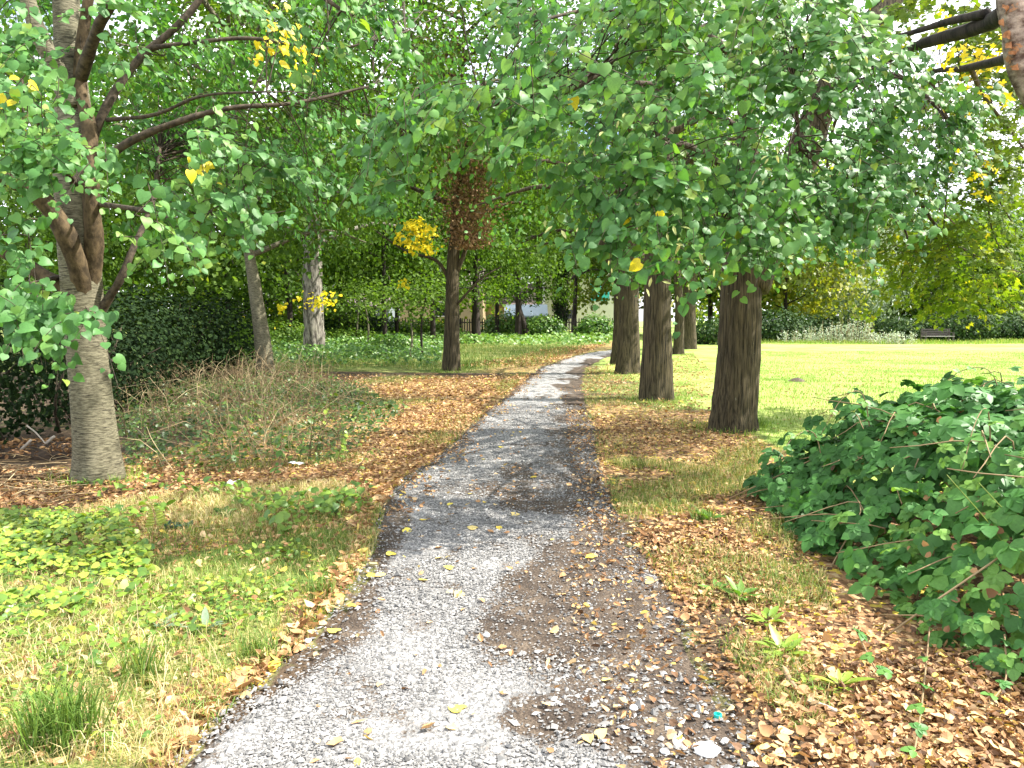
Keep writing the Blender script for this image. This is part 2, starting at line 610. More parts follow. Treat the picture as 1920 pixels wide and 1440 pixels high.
def zone(x, y):
    """(litter, grass, lawn, dirt) cover of the ground at x, y"""
    dl, dr = xl(y) - x, x - xr(y)
    n, n2 = vn(x, y, 0.8, 3), vn(x, y, 2.3, 4)
    left, right = dl > 0, dr > 0
    wig = (n - 0.5) * 1.6
    lit = np.where(left & (y > 5.6 + wig) & (y < 21.5 + 5 * (n2 - .5) + 3 * wig), 1 - 0.75 * ss(1.8, 4.2, dl + wig), 0.0)
    lit = np.where(left & (y <= 5.6 + wig), 0.75 * (1 - ss(0.1, 0.35, dl + (n2 - 0.5) * 0.4)) + 0.22, lit)
    lit = np.where(left & (y > 22), 0.5 * (1 - ss(1.0, 3.0, dl)) + 0.15 * n, lit)
    lit = np.where(right & (y < 7.5), 0.95 * ss(0.0, 0.35, dr + (n2 - 0.5) * 0.6), lit)
    lit = np.where(right & (y >= 7.5), (0.95 - 0.6 * ss(8, 17, y)) * (1 - ss(0.3, 2.0, x - 2.3 + wig + 0.02 * y)), lit)
    lawn = ss(2.4, 4.2, x + wig * 0.6 + 0.02 * (y - 10)) * (y > 7) * right
    lawn = np.maximum(lawn, 0.8 * ss(15, 24, y) * right * ss(0.1, 0.8, dr))
    grass = np.where(left & (y < 6.6 + wig), 0.85, np.where(left & (y > 22), 0.9, 0.35 * n + 0.1))
    grass = np.where(right & (y < 7.5), 0.2 + 0.5 * ss(4.5, 6.5, y) * n2, grass)
    grass = np.where(right & (y >= 7.5), 0.3 + 0.5 * n2, grass)
    return np.clip(lit, 0, 1), np.clip(grass, 0, 1), np.clip(lawn, 0, 1)


def graded(lo, hi, fine_lo, fine_hi, d, grow):
    a = list(np.arange(fine_lo, fine_hi, d))
    s, q = d, fine_hi
    while q < hi:
        a.append(q)
        s *= grow
        q += s
    s, q = d, fine_lo
    while q > lo:
        s *= grow
        q -= s
        a.insert(0, q)
    a[-1], a[0] = hi, lo
    return np.array(a)


gx = graded(-260, 260, -7, 7, 0.085, 1.07)
gy = graded(-60, 320, 1.5, 20, 0.085, 1.05)
GX, GY = np.meshgrid(gx, gy, indexing='ij')
inside = np.minimum(GX - xl(GY), xr(GY) - GX)
inside = np.where((GY > 0.6) & (GY < PATH_END), inside, -1.0)
GZ = hz(GX, GY) - 0.05 * ss(0.03, 0.25, inside)
li, gr, la = zone(GX, GY)
ni, nj = GX.shape
I, J = np.meshgrid(np.arange(ni - 1), np.arange(nj - 1), indexing='ij')
FQ = np.stack([I * nj + J, (I + 1) * nj + J, (I + 1) * nj + J + 1, I * nj + J + 1], -1).reshape(-1, 4)

m, nt, b, out = newmat('ground_cover')
v = coords(nt)
vor = nd(nt, 'ShaderNodeTexVoronoi', {'Vector': v, 'Scale': 30.0, 'Randomness': 1.0})
vr = nd(nt, 'ShaderNodeSeparateColor', {0: vor.outputs['Color']}).outputs[0]
nb, ns, nf = noise(nt, v, 0.9, 4.0), noise(nt, v, 7.0, 5.0), noise(nt, v, 60.0, 4.0, 0.7)
dirt = ramp(nt, nf, [(0.3, (0.035, 0.024, 0.016)), (0.7, (0.12, 0.085, 0.055))])
litter = mix(nt, 0.3, ramp(nt, vr, BROWN), dirt)
gf = mth(nt, 'ADD', mth(nt, 'MULTIPLY', nf, 0.5), mth(nt, 'MULTIPLY', nb, 0.5))
grassc = ramp(nt, gf, [(0.36, (0.05, 0.085, 0.02)), (0.5, (0.13, 0.17, 0.04)), (0.62, (0.30, 0.26, 0.11))])
lf = mth(nt, 'ADD', mth(nt, 'MULTIPLY', ns, 0.35), mth(nt, 'MULTIPLY', nb, 0.65))
lf = mth(nt, 'ADD', mth(nt, 'MULTIPLY', nf, 0.3), mth(nt, 'MULTIPLY', lf, 0.7))
lawnc = ramp(nt, lf, [(0.38, (0.13, 0.24, 0.03)), (0.5, (0.22, 0.32, 0.065)), (0.62, (0.37, 0.39, 0.14))])
edge = mth(nt, 'MULTIPLY', mth(nt, 'SUBTRACT', ns, 0.5), 0.9)


def msk(name):
    return ramp(nt, mth(nt, 'ADD', attr(nt, name), edge), [(0.35, (0, 0, 0)), (0.65, (1, 1, 1))])


col = mix(nt, msk('grass'), dirt, grassc)
col = mix(nt, msk('litter'), col, litter)
lawnc = mix(nt, mth(nt, 'MULTIPLY', ramp(nt, noise(nt, v, 1.1, 6.0, .7), [(0.5, (0, 0, 0)), (0.6, (1, 1, 1))]), .55), lawnc, (0.09, 0.17, 0.03))
lawnc = mix(nt, ramp(nt, noise(nt, v, 0.25, 5.0), [(0.45, (0, 0, 0)), (0.62, (1, 1, 1))]), lawnc, mix(nt, nf, (0.25, 0.33, 0.07), (0.40, 0.40, 0.15)))
col = mix(nt, msk('lawn'), col, lawnc)
nt.links.new(col, b.inputs['Base Color'])
b.inputs['Roughness'].default_value = 0.95
b.inputs['Specular IOR Level'].default_value = 0.15
hgt = mth(nt, 'ADD', mth(nt, 'MULTIPLY', vr, 0.5), nf)
nt.links.new(nd(nt, 'ShaderNodeBump', {'Height': hgt, 'Strength': 0.6, 'Distance': 0.03}).outputs[0], b.inputs['Normal'])
M_GROUND = m
mb = MB().add(np.stack([GX, GY, GZ], -1), FQ)
structure('ground', mb, M_GROUND, {'litter': li.ravel(), 'grass': gr.ravel(), 'lawn': la.ravel()})

def dirt_at(x, y):
    """trodden soil along the right side of the path, a soiled left edge and dark damp patches"""
    u = (x - xl(y)) / np.maximum(xr(y) - xl(y), .1)
    big, med, fin = vn(x, y, 0.9, 9), vn(x, y, 2.4, 10), vn(x, y, 6.5, 11)
    w = 0.45 * (big - .5) + 0.35 * (med - .5)
    k = .42 + .18 * ss(3.5, 8, y)
    d = ss(k, k + .26, u + w) * (.55 + .7 * med)
    d = np.maximum(d, 0.95 * (1 - ss(.02, .16, u + .16 * (med - .5))))
    d = np.maximum(d, 1.1 * np.exp(-(((x + .05) / .8) ** 2 + ((y - 7.0) / .5) ** 2)) * (.6 + .6 * med))
    d = np.maximum(d, .25 * ss(5, 9, y) * big)
    d = np.maximum(d, ss(.62, .8, fin) * .5)
    return np.clip(d, 0, 1)


# the gravel path
py = np.concatenate([np.arange(0.8, 12, 0.09), np.arange(12, PATH_END, 0.3)])
pu = np.linspace(0, 1, 34)
PY, PU = np.meshgrid(py, pu, indexing='ij')
wl_, wr_ = (vn(py, 0 * py, 1.7, 6) - 0.5) * 0.18, (vn(py, 0 * py, 1.4, 7) - 0.5) * 0.35
PX = xl(PY) + wl_[:, None] + PU * (xr(PY) + wr_[:, None] - xl(PY) - wl_[:, None])
edge_d = np.minimum(PU, 1 - PU)
PZ = hz(PX, PY) + 0.006 - 0.035 * (1 - ss(0, 0.05, edge_d)) + 0.012 * (vn(PX, PY, 3.0, 8) - 0.5)
# dirt: trodden soil along the right side, and dark damp patches
wpx, wpy = proj(np.stack([PX, PY, PZ], -1))
dirt_a = dirt_at(PX, PY)
m, nt, b, out = newmat('path_gravel')
v = coords(nt)
vor = nd(nt, 'ShaderNodeTexVoronoi', {'Vector': v, 'Scale': 62.0})
vr = nd(nt, 'ShaderNodeSeparateColor', {0: vor.outputs['Color']}).outputs[0]
nb, ns, nf = noise(nt, v, 1.2, 4.0), noise(nt, v, 6.0, 5.0), noise(nt, v, 90.0, 3.0)
stone = ramp(nt, vr, [(0.0, (0.12, 0.119, 0.117)), (0.5, (0.245, 0.24, 0.233)), (1.0, (0.42, 0.412, 0.40))])
stone = mix(nt, mth(nt, 'MULTIPLY', nb, 0.5), stone, mix(nt, 1.0, stone, (0.62, 0.60, 0.58), 'MULTIPLY'))
soil = ramp(nt, mth(nt, 'ADD', mth(nt, 'MULTIPLY', nf, 0.5), mth(nt, 'MULTIPLY', ns, 0.5)), [(0.36, (0.024, 0.018, 0.014)), (0.5, (0.06, 0.044, 0.032)), (0.66, (0.14, 0.108, 0.078))])
dm = mth(nt, 'ADD', attr(nt, 'dirt'), mth(nt, 'MULTIPLY', mth(nt, 'SUBTRACT', ns, 0.5), 1.1))
dm = mth(nt, 'ADD', dm, mth(nt, 'MULTIPLY', mth(nt, 'SUBTRACT', vr, 0.5), 0.35))
nt.links.new(mix(nt, ramp(nt, dm, [(0.4, (0, 0, 0)), (0.62, (1, 1, 1))]), stone, soil), b.inputs['Base Color'])
b.inputs['Roughness'].default_value = 0.9
b.inputs['Specular IOR Level'].default_value = 0.25
nt.links.new(nd(nt, 'ShaderNodeBump', {'Height': mth(nt, 'ADD', vor.outputs['Distance'], nf), 'Strength': 0.7, 'Distance': 0.012}).outputs[0], b.inputs['Normal'])
M_PATH = m
ni, nj = PX.shape
I, J = np.meshgrid(np.arange(ni - 1), np.arange(nj - 1), indexing='ij')
FQ = np.stack([I * nj + J, I * nj + J + 1, (I + 1) * nj + J + 1, (I + 1) * nj + J], -1).reshape(-1, 4)[:, ::-1]
structure('gravel_path', MB().add(np.stack([PX, PY, PZ], -1), FQ), M_PATH, {'dirt': dirt_a.ravel()}, label='grey gravel footpath running away under the trees')

# ---------------------------------------------------------------- trees
def bark_tube(pts, r, rows, seg, ridge=0.06, flare=0.0, flare_h=0.5, lobes=5, nth=22, per=0.3):
    p = spline(pts, rows)
    L = np.concatenate([[0], np.cumsum(np.linalg.norm(np.diff(p, axis=0), axis=1))])
    rr = np.interp(np.linspace(0, 1, rows), np.linspace(0, 1, len(r)), r)
    th = np.arange(seg) / seg
    lat = rng.random((int(L[-1] / per) + 3, nth))
    z = L / per
    zi = z.astype(int)
    zf = (z - zi)[:, None]
    q = th * nth
    qi = q.astype(int)
    qf = q - qi
    g = lambda a, c: lat[a][:, c % nth]
    nz = (g(zi, qi) * (1 - qf) + g(zi, qi + 1) * qf) * (1 - zf) + (g(zi + 1, qi) * (1 - qf) + g(zi + 1, qi + 1) * qf) * zf
    big = 0.05 * np.sin(2 * np.pi * (th * 3 + rng.random())[None] + L[:, None] * 0.9) + 0.03 * np.sin(2 * np.pi * (th * 2)[None] + L[:, None] * 2.1)
    mod = 1 + ridge * (np.abs(nz - 0.5) * 2 - 0.5) * 2 + big * 0.7
    if flare:
        e = np.exp(-L / flare_h)[:, None]
        mod = mod + flare * e * (0.55 + 0.45 * np.sin(2 * np.pi * th * lobes + rng.random() * 6)[None]) + 0.25 * flare * np.exp(-L / (flare_h * 3))[:, None]
    return tube(p, rr, seg, True, mod)


ANCH = {}


def grow_sprays(ells, out_dir, spm, k, size, L=0.5, sag=0.55, jit=0.38, gap=0.41, upw=0.6, outw=1.0):
    """leaf sprays filling blobs given as (px, py, rx, ry, Y, dY, density factor, tint shift)"""
    O, D, T0, LL = [], [], [], []
    for e in ells:
        px, py_, rx, ry, Y, dY = e[:6]
        df = e[6] if len(e) > 6 else 1.0
        ts = e[7] if len(e) > 7 else 0.0
        area = math.pi * rx * ry * (Y / FPX) ** 2
        n = max(1, int(area * spm * df))
        a, q = rng.uniform(0, 2 * np.pi, n), np.sqrt(rng.random(n)) * (.85 + .3 * rng.random(n))
        for i in range(n):
            o = P(px + rx * q[i] * math.cos(a[i]), py_ + ry * q[i] * math.sin(a[i]), Y + dY * rng.uniform(-1, 1))
            if ts < .5 and rx * ry > 4000 and vn(o[0] * 2.3 + o[1] * .9, o[2] * 2.6 - o[1] * .6, 1.0, 61) < gap:
                continue
            O.append(o)
            T0.append(ts)
    O, T0 = np.array(O), np.array(T0)
    S = len(O)
    od = out_dir(O)
    D = nrm(od * 0.5 + rnd(S, 3) * np.array([0.8, 0.8, 0.35]) + np.array([0, 0, -0.25]))
    Ls = L * rng.uniform(0.6, 1.3, S)
    O = O - D * Ls[:, None] * 0.5 + np.array([0, 0, 1.0]) * (sag * Ls[:, None] / 3 + size * .8)
    t = (np.arange(k)[None] + rng.uniform(0.2, 0.9, (S, k))) / k
    pos = O[:, None] + D[:, None] * (Ls[:, None] * t)[..., None]
    pos[..., 2] -= sag * Ls[:, None] * t ** 2
    side = nrm(np.cross(D, np.array([0, 0, 1.0])))
    sg = np.where((np.arange(k) % 2 == 0), 1.0, -1.0)[None, :, None]
    pos = pos + side[:, None] * sg * size * 0.35 + rnd(S, k, 3) * size * 0.25
    T = D[:, None] * 0.35 + side[:, None] * sg * 0.6 + np.array([0, 0, -0.8]) + rnd(S, k, 3) * jit
    N = np.array([0, 0, upw]) + od[:, None] * outw + rnd(S, k, 3) * jit
    sz = size * rng.uniform(0.6, 1.2, (S, k)) * (1 - 0.3 * (t > 0.8)) * rng.uniform(.8, 1.15, (S, 1))
    tint = np.clip(rng.beta(2.2, 2.6, (S, k)) * 0.8 + T0[:, None] + 0.5 * (rng.random((S, 1)) - 0.5), 0, 1)
    tint = np.where((T0[:, None] < 0.4) & (tint > 0.86), 0.86, tint)
    tint = np.where(rng.random((S, k)) < .012, 0.9, tint)
    tt = np.linspace(0, 1, 4)
    A = O[:, None] + D[:, None] * (Ls[:, None] * tt)[..., None]
    A[..., 2] -= sag * Ls[:, None] * tt ** 2
    f = lambda a: a.reshape(-1, 3)
    keep = ((T0[:, None] < .5) | (rng.random((S, k)) < .45)).ravel()
    return f(pos)[keep], f(N)[keep], f(T)[keep], sz.ravel()[keep], tint.ravel()[keep], A


def connect(mb, A, skel, frac=0.5, r=0.008, sagk=0.12):
    """branchlets from the limbs to the sprays' starts: groups of sprays share one"""
    O = A[:, 0]
    idx = rng.permutation(len(O))[:max(3, int(len(O) * frac))]
    sk = np.concatenate(skel)
    B = []
    for i in idx:
        d = np.linalg.norm(sk - O[i], axis=1) + rng.random(len(sk)) * 0.7
        s = sk[np.argmin(d)]
        mid = (s + O[i]) / 2 + np.array([0, 0, 0.12 * np.linalg.norm(s - O[i])]) + rnd(3) * 0.05
        B.append(spline([s, mid, O[i]], 7))
    twig_tubes(mb, np.array(B), r, r * 0.35)


def near_tree(name, label, base, trunk, limbs, ells, deep, upper, leaf_size, mat, meshes, axis, extra=None, spm=52, tbark=None, lbark=None, upper_n=3200, parts=300):
    root = thing(name, label, 'tree', base)
    V, Fs = trunk
    part('trunk', MB().add(V, Fs), tbark, root)
    skel = []
    for pts, r, bm in limbs:
        rows = 14 + 4 * len(pts)
        p = spline(pts, rows)
        skel.append(p[rows // 4:])
        rad = np.linspace(r[0], r[1], rows)
        mod = 1 + 0.10 * (rng.random((rows, 10)) - 0.5) + 0.05 * np.sin(np.arange(rows) * 0.9)[:, None]
        part('limb', MB().add(*tube(p, rad, 10, True, mod)), bm or lbark, root)
    od = lambda O: nrm((O - axis) * np.array([1, 1, 0.15]) + np.array([0, 0, 0.2]))
    tw, fo = MB(), MB()
    C, N, T, S, ti, A = grow_sprays(ells, od, spm, 13, leaf_size)
    twig_tubes(tw, A, 0.004, 0.0015)
    connect(tw, A, skel, 0.25)
    # the largest in view stand as leaves of their own
    pxx, pyy = proj(C)
    dist = np.linalg.norm(C - np.array([0, 0, CAMZ]), axis=1)
    vd = nrm(np.array([0, 0, CAMZ]) - C)
    sc = S ** 2 * np.abs((nrm(N) * vd).sum(1)) / dist ** 2 * rng.uniform(0.5, 1.5, len(C))
    sc[(pxx < 10) | (pxx > 1910) | (pyy < 8)] = 0
    top = np.argsort(-sc)[:parts]
    rest = np.ones(len(C), bool)
    rest[top] = False
    pk = np.clip((ti[top] * len(meshes)).astype(int), 0, len(meshes) - 1)
    pk[rng.integers(0, len(top), 4)] = len(meshes) - 1
    leaf_objects(root, meshes, C[top], N[top], T[top], S[top], pick=pk)
    hv = rng.integers(0, 4, len(C))
    for q in range(4):
        s = rest & (hv == q)
        put(fo, HEARTS[q], C[s], N[s], T[s], S[s], ti[s])
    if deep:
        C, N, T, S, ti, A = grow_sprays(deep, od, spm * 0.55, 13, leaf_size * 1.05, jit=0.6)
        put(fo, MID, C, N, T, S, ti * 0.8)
        twig_tubes(tw, A, 0.004, 0.0015)
        connect(tw, A, skel, 0.3)
    if upper is not None:
        put(fo, LOW, *upper)
    part('foliage', fo, mat, root, kind='stuff')
    part('twigs', tw, M_TWIG, root, kind='stuff')
    return root, od


def upper_blobs(c, rad, n, per, size, sd=0.7):
    """loose clumps of leaves through an ellipsoid (the part of a crown above the picture)"""
    d = nrm(rnd(n, 3))
    cl = np.array(c) + d * np.array(rad) * (rng.random((n, 1)) ** 0.4)
    C = (cl[:, None] + rnd(n, per, 3) * np.array([sd, sd, sd * 0.55])).reshape(-1, 3)
    N = np.array([0, 0, 0.7]) + rnd(len(C), 3) * 0.6
    T = rnd(len(C), 3) + np.array([0, 0, -0.6])
    return C, N, T, size * rng.uniform(0.7, 1.3, len(C)), rng.random(len(C)) * 0.8


def tint_meshes(name, tms, mat, n, lo=0.0, hi=0.86):
    out = []
    for i in range(n):
        t = lo + (hi - lo) * (i + 0.5) / n
        tm = tms[i % len(tms)]
        mb = MB().add(tm[0], tm[1], t)
        out.append(mb.mesh(name, mat))
    return out


LIME_MESHES = tint_meshes('lime_leaf', HEARTS, M_LIME, 12) + [MB().add(HEARTS[1][0], HEARTS[1][1], 0.97).mesh('lime_leaf', M_LIME)]

# --- left near lime with smooth grey bark
bA = on_ground(G(182, 893))
YA = bA[1]
pA = [bA + np.array([0, 0, -0.15]), P(180, 850, YA), P(166, 700, YA), P(158, 600, YA), P(150, 480, YA), P(142, 330, YA), P(138, 200, YA + 0.1), P(128, 60, YA + 0.2), P(110, -300, YA + 0.5), P(130, -620, YA + 0.7)]
tA = bark_tube(pA, [0.20, 0.19, 0.185, 0.185, 0.185, 0.185, 0.16, 0.13, 0.09, 0.04], 110, 40, 0.012, 0.42, 0.28, 4, 18)
limbsA = [
    ([P(160, 640, YA + 0.04), P(160, 560, YA - 0.04), P(128, 450, YA - 0.25), P(70, 365, YA - 0.4), P(-40, 310, YA - 0.7), P(-250, 200, YA - 0.9)], (0.115, 0.06), M_BARKB),
    ([P(158, 620, YA + 0.02), P(140, 556, YA), P(95, 525, YA), P(20, 480, YA + 0.1), P(-150, 400, YA + 0.3)], (0.095, 0.05), M_BARKB),
    ([P(158, 590, YA + 0.02), P(176, 470, YA - 0.07), P(170, 360, YA - 0.15), P(168, 250, YA - 0.1), P(150, 120, YA), P(190, -150, YA)], (0.10, 0.045), M_BARKB),
    ([P(165, 640, YA), P(192, 580, YA), P(225, 525, YA - 0.05), P(248, 470, YA), P(285, 380, YA + 0.3), P(300, 280, YA + 0.7)], (0.05, 0.02), None),
    ([P(145, 390, YA), P(180, 318, YA), P(240, 268, YA - 0.05), P(330, 230, YA), P(430, 203, YA + 0.15), P(560, 192, YA + 0.4), P(700, 160, YA + 0.8)], (0.052, 0.012), None),
    ([P(145, 330, YA), P(168, 272, YA), P(205, 190, YA), P(262, 110, YA + 0.2), P(350, 30, YA + 0.3), P(460, -120, YA + 0.5)], (0.05, 0.03), None),
    ([P(285, 90, YA + 0.2), P(330, 84, YA + 0.2), P(470, 72, YA + 0.4), P(620, 92, YA + 0.6), P(760, 60, YA + 0.8)], (0.028, 0.01), None),
    ([P(200, 225, YA), P(290, 215, YA - 0.2), P(380, 180, YA - 0.6), P(500, 172, YA - 0.9)], (0.022, 0.008), None),
    ([P(140, 200, YA), P(100, 120, YA - 0.1), P(58, 20, YA - 0.2), P(10, -200, YA - 0.2)], (0.10, 0.06), M_BARKS),
    ([P(150, 150, YA), P(200, 20, YA - 0.6), P(300, -80, YA - 1.2), P(500, -60, YA - 1.5), P(660, 30, YA - 1.6)], (0.06, 0.012), None),
    ([P(150, 360, YA), P(100, 280, YA - 0.8), P(60, 200, YA - 1.4), P(40, 150, YA - 1.8)], (0.04, 0.012), None),
    ([P(170, 380, YA), P(270, 395, YA - 0.7), P(360, 415, YA - 1.2), P(440, 380, YA - 1.6)], (0.028, 0.008), None),
    ([P(110, 520, YA), P(40, 540, YA - 0.8), P(30, 560, YA - 1.5)], (0.03, 0.01), None),
]
eA = [  # low tint shifts paint sunlight onto the front clumps; high ones are yellow leaves
    (55, 250, 80, 49, 5.6, .35, 1.1, .18), (135, 325, 85, 45, 5.6, .3, 1.1, .15), (55, 130, 95, 75, 5.7, .4, .8), (185, 85, 85, 60, 6.0, .4, .8), (30, 330, 60, 60, 5.8, .4, .8),
    (45, 590, 65, 50, 5.2, .3), (115, 635, 70, 40, 5.2, .25), (180, 628, 30, 26, 5.1, .15), (25, 480, 40, 45, 5.6, .3, .7), (35, 640, 20, 30, 5.0, .1),
    (325, 468, 62, 28, 5.5, .3, 1.2, .2), (425, 295, 62, 36, 5.8, .3, 1.1, .15), (405, 398, 90, 38, 5.8, .35, 1.2, .15), (470, 430, 40, 28, 5.7, .2), (500, 330, 60, 45, 6.3, .4, .8),
    (610, 50, 90, 45, 6.0, .4, .55), (710, 105, 70, 45, 6.0, .4, .6), (570, 130, 50, 35, 6.2, .4, .4), (455, 25, 80, 30, 6.2, .4, .5), (660, 245, 50, 45, 6.6, .4, .6), (600, 350, 50, 40, 6.8, .4, .5),
    (250, 20, 70, 35, 6.3, .4, .5), (700, 20, 70, 40, 6.2, .3, .6),
    (385, 348, 11, 22, 5.75, .05, 3.0, .9), (512, 100, 25, 40, 6.9, .15, 1.3, .9), (572, 105, 22, 25, 6.9, .15, 1.3, .9), (12, 215, 12, 12, 5.4, .1, 1.0, .9),
]
dA = [(300, 180, 150, 170, 9.0, 1.3), (460, 200, 150, 170, 9.5, 1.4), (630, 210, 150, 190, 10, 1.4), (560, 390, 150, 80, 9.3, 1.2), (380, 400, 130, 70, 9.0, 1.0), (680, 385, 80, 70, 10, 1.2), (270, 460, 90, 60, 8.6, .6), (320, 300, 110, 80, 9.2, 1.2), (500, 320, 110, 60, 10, 1), (60, 60, 130, 120, 8.6, 1.0), (250, 50, 160, 110, 8.4, 1.0), (640, 60, 160, 90, 10.5, 1.5), (790, 120, 110, 80, 11, 1.4, .7)]
# meshes for leaves
upA = upper_blobs((bA[0] - 0.5, bA[1] + 0.8, 8.4), (3.6, 3.4, 2.6), 34, 60, 0.15, .5)
TREE_A, odA = near_tree('lime_tree', 'near lime tree with smooth grey banded trunk forking low, beside the dark hedge', bA, tA, limbsA, eA, dA, upA, 0.078, M_LIME, LIME_MESHES,
                        np.array([bA[0], bA[1] + 0.6, 3.5]), tbark=M_BARKS, lbark=M_TWIG, spm=76)

# --- right near lime with the big hanging curtain of leaves
bB = on_ground(G(1372, 808))
YB = bB[1]
pB = [bB + np.array([0, 0, -0.2]), P(1374, 780, YB), P(1382, 700, YB), P(1386, 600, YB), P(1390, 510, YB), P(1398, 430, YB), P(1402, 300, YB), P(1400, 150, YB), P(1390, -100, YB), P(1380, -500, YB)]
tB = bark_tube(pB, [0.30, 0.29, 0.285, 0.285, 0.275, 0.20, 0.15, 0.12, 0.08, 0.04], 190, 96, 0.045, 0.42, 0.26, 5, 46, 0.30)
limbsB = [
    ([P(1405, 540, YB + 0.05), P(1440, 450, YB + 0.1), P(1490, 330, YB), P(1540, 200, YB), P(1610, 90, YB + 0.1), P(1680, -20, YB + 0.2), P(1800, -250, YB + 0.4)], (0.27, 0.16), M_BARKF),
    ([P(1402, 330, YB), P(1395, 170, YB - 1.2), P(1330, 70, YB - 2.6), P(1200, 90, YB - 3.7), P(1060, 170, YB - 4.4), P(900, 200, YB - 4.8), P(740, 260, YB - 5.0)], (0.07, 0.012), None),
    ([P(1402, 300, YB), P(1420, 120, YB - 1.5), P(1450, 40, YB - 3.0), P(1480, 100, YB - 4.0), P(1500, 280, YB - 4.3)], (0.06, 0.012), None),
    ([P(1405, 380, YB), P(1340, 300, YB - 1.6), P(1250, 270, YB - 3.2), P(1170, 350, YB - 4.2), P(1150, 460, YB - 4.6)], (0.05, 0.010), None),
    ([P(1540, 200, YB), P(1620, 150, YB - 1.4), P(1700, 150, YB - 2.4), P(1790, 240, YB - 2.8)], (0.05, 0.012), None),
    ([P(1405, 420, YB), P(1400, 400, YB - 2), P(1390, 380, YB - 3.4), P(1340, 430, YB - 4.4)], (0.04, 0.010), None),
    ([P(1560, 140, YB), P(1640, 165, YB - 0.3), P(1640, 250, YB - 0.3), P(1700, 330, YB - 0.2), P(1790, 420, YB)], (0.03, 0.010), None),
    ([P(1330, 90, YB - 2.6), P(1150, 20, YB - 3.6), P(1000, 40, YB - 4.2)], (0.03, 0.010), None),
    ([P(1402, 250, YB), P(1250, 165, YB - 1.5), P(1100, 160, YB - 2), P(940, 165, YB - 2)], (0.045, 0.015), None),
]
eB = [
    (1150, 60, 130, 75, 5.8, .5, 1, .2), (1330, 45, 150, 70, 5.9, .6, 1, .25), (1500, 45, 140, 65, 6.0, .6, 1, .25), (1600, 85, 70, 55, 6.3, .5, .8, .12), (1690, 135, 50, 30, 6.6, .4, .5),  # tint shifts paint sun on the curtain's top as yellower leaf colour
    (1120, 210, 100, 65, 5.5, .5, .8, .1), (1260, 180, 130, 70, 5.6, .7, .8, .06), (1400, 200, 130, 70, 5.8, .7, .8), (1530, 150, 110, 60, 6.1, .6, .8), (1640, 215, 90, 50, 6.6, .5, .6), (1480, 290, 90, 50, 5.9, .4),
    (1760, 230, 70, 60, 7.0, .4), (1740, 300, 90, 50, 7.2, .4), (1650, 290, 90, 50, 6.9, .5),
    (1180, 350, 100, 80, 5.5, .4), (1300, 350, 110, 80, 5.6, .4), (1450, 380, 110, 60, 6.0, .5), (1570, 350, 110, 55, 6.4, .5), (1590, 420, 110, 45, 6.6, .4), (1700, 380, 70, 35, 7.1, .3),
    (1130, 445, 45, 45, 5.3, .25), (1220, 455, 40, 50, 5.4, .3), (1300, 450, 45, 45, 5.6, .3), (1160, 505, 26, 22, 5.2, .12), (1215, 525, 20, 22, 5.2, .12), (1290, 525, 26, 26, 5.3, .12), (1350, 505, 18, 18, 5.5, .12), (1440, 460, 80, 40, 6.0, .4), (1410, 500, 30, 18, 6, .2),
    (1530, 450, 60, 30, 6.3, .3), (1090, 480, 30, 15, 5.2, .1), (1050, 330, 50, 60, 6.0, .3, .45),
    (1840, 205, 30, 22, 7.4, .2, .8), (1830, 300, 26, 18, 7.5, .2, .8), (1790, 390, 30, 14, 7.4, .2, .8), (1730, 440, 30, 16, 7.1, .2, .7), (1620, 470, 26, 16, 6.8, .2, .8), (1060, 400, 26, 22, 5.6, .2, .8), (1040, 350, 22, 18, 5.6, .2, .8),
    (960, 235, 80, 49, 5.2, .3, 1, .15), (870, 230, 80, 45, 5.2, .3, 1, .15), (790, 230, 60, 45, 5.1, .3, 1, .12), (735, 275, 55, 40, 5.1, .25, 1, .1), (710, 330, 50, 40, 5.2, .2, .7), (735, 400, 45, 28, 5.5, .25, .5), (960, 290, 60, 25, 5.3, .2), (830, 300, 60, 25, 5.2, .2, .7),  # tint shifts lighten this strand's leaf colour so it looks sunlit
    (985, 60, 60, 60, 5.5, .3, .6), (935, 165, 40, 25, 5.3, .2, .7), (1000, 130, 60, 40, 5.5, .3, .7), (940, 45, 40, 25, 5.4, .2, .6),
]
dB = [(1250, 150, 220, 150, 8.0, 1.3), (1500, 150, 200, 140, 8.4, 1.3), (1300, 360, 190, 110, 8.2, 1.2), (1520, 350, 160, 80, 8.6, 1.0), (1250, 480, 90, 50, 8.8, .7), (1480, 470, 80, 40, 9.6, .7), (1080, 120, 120, 110, 8.4, 1, .9), (960, 50, 130, 60, 9.5, 1.2, .5), (1020, 150, 90, 50, 9.5, 1.2, .4), (1680, 250, 110, 90, 9.5, 1, .7)]
upB = upper_blobs((bB[0] + 0.3, bB[1] - 0.3, 8.8), (3.4, 3.6, 2.6), 28, 60, 0.15, .5)
TREE_B, odB = near_tree('lime_tree', 'stout lime trunk nearest the lawn, hung in front with a curtain of leaves', bB, tB, limbsB, eB, dB, upB, 0.075, M_LIME, LIME_MESHES,
                        np.array([bB[0], bB[1], 3.5]), tbark=M_BARKF, lbark=M_TWIG, spm=92)
# pale seed bracts hanging among the leaves
C, N, T, S, ti, A = grow_sprays([e[:6] + (0.08,) for e in eB[:26]], odB, 58, 7, 0.07)
mb = MB()
put(mb, NARROW, C + np.array([0, -0.06, -0.03]), N, T * np.array([1, 1, 2]), S * 1.0, rng.random(len(C)))
part('seed_bracts', mb, M_BRACT, TREE_B, kind='stuff')

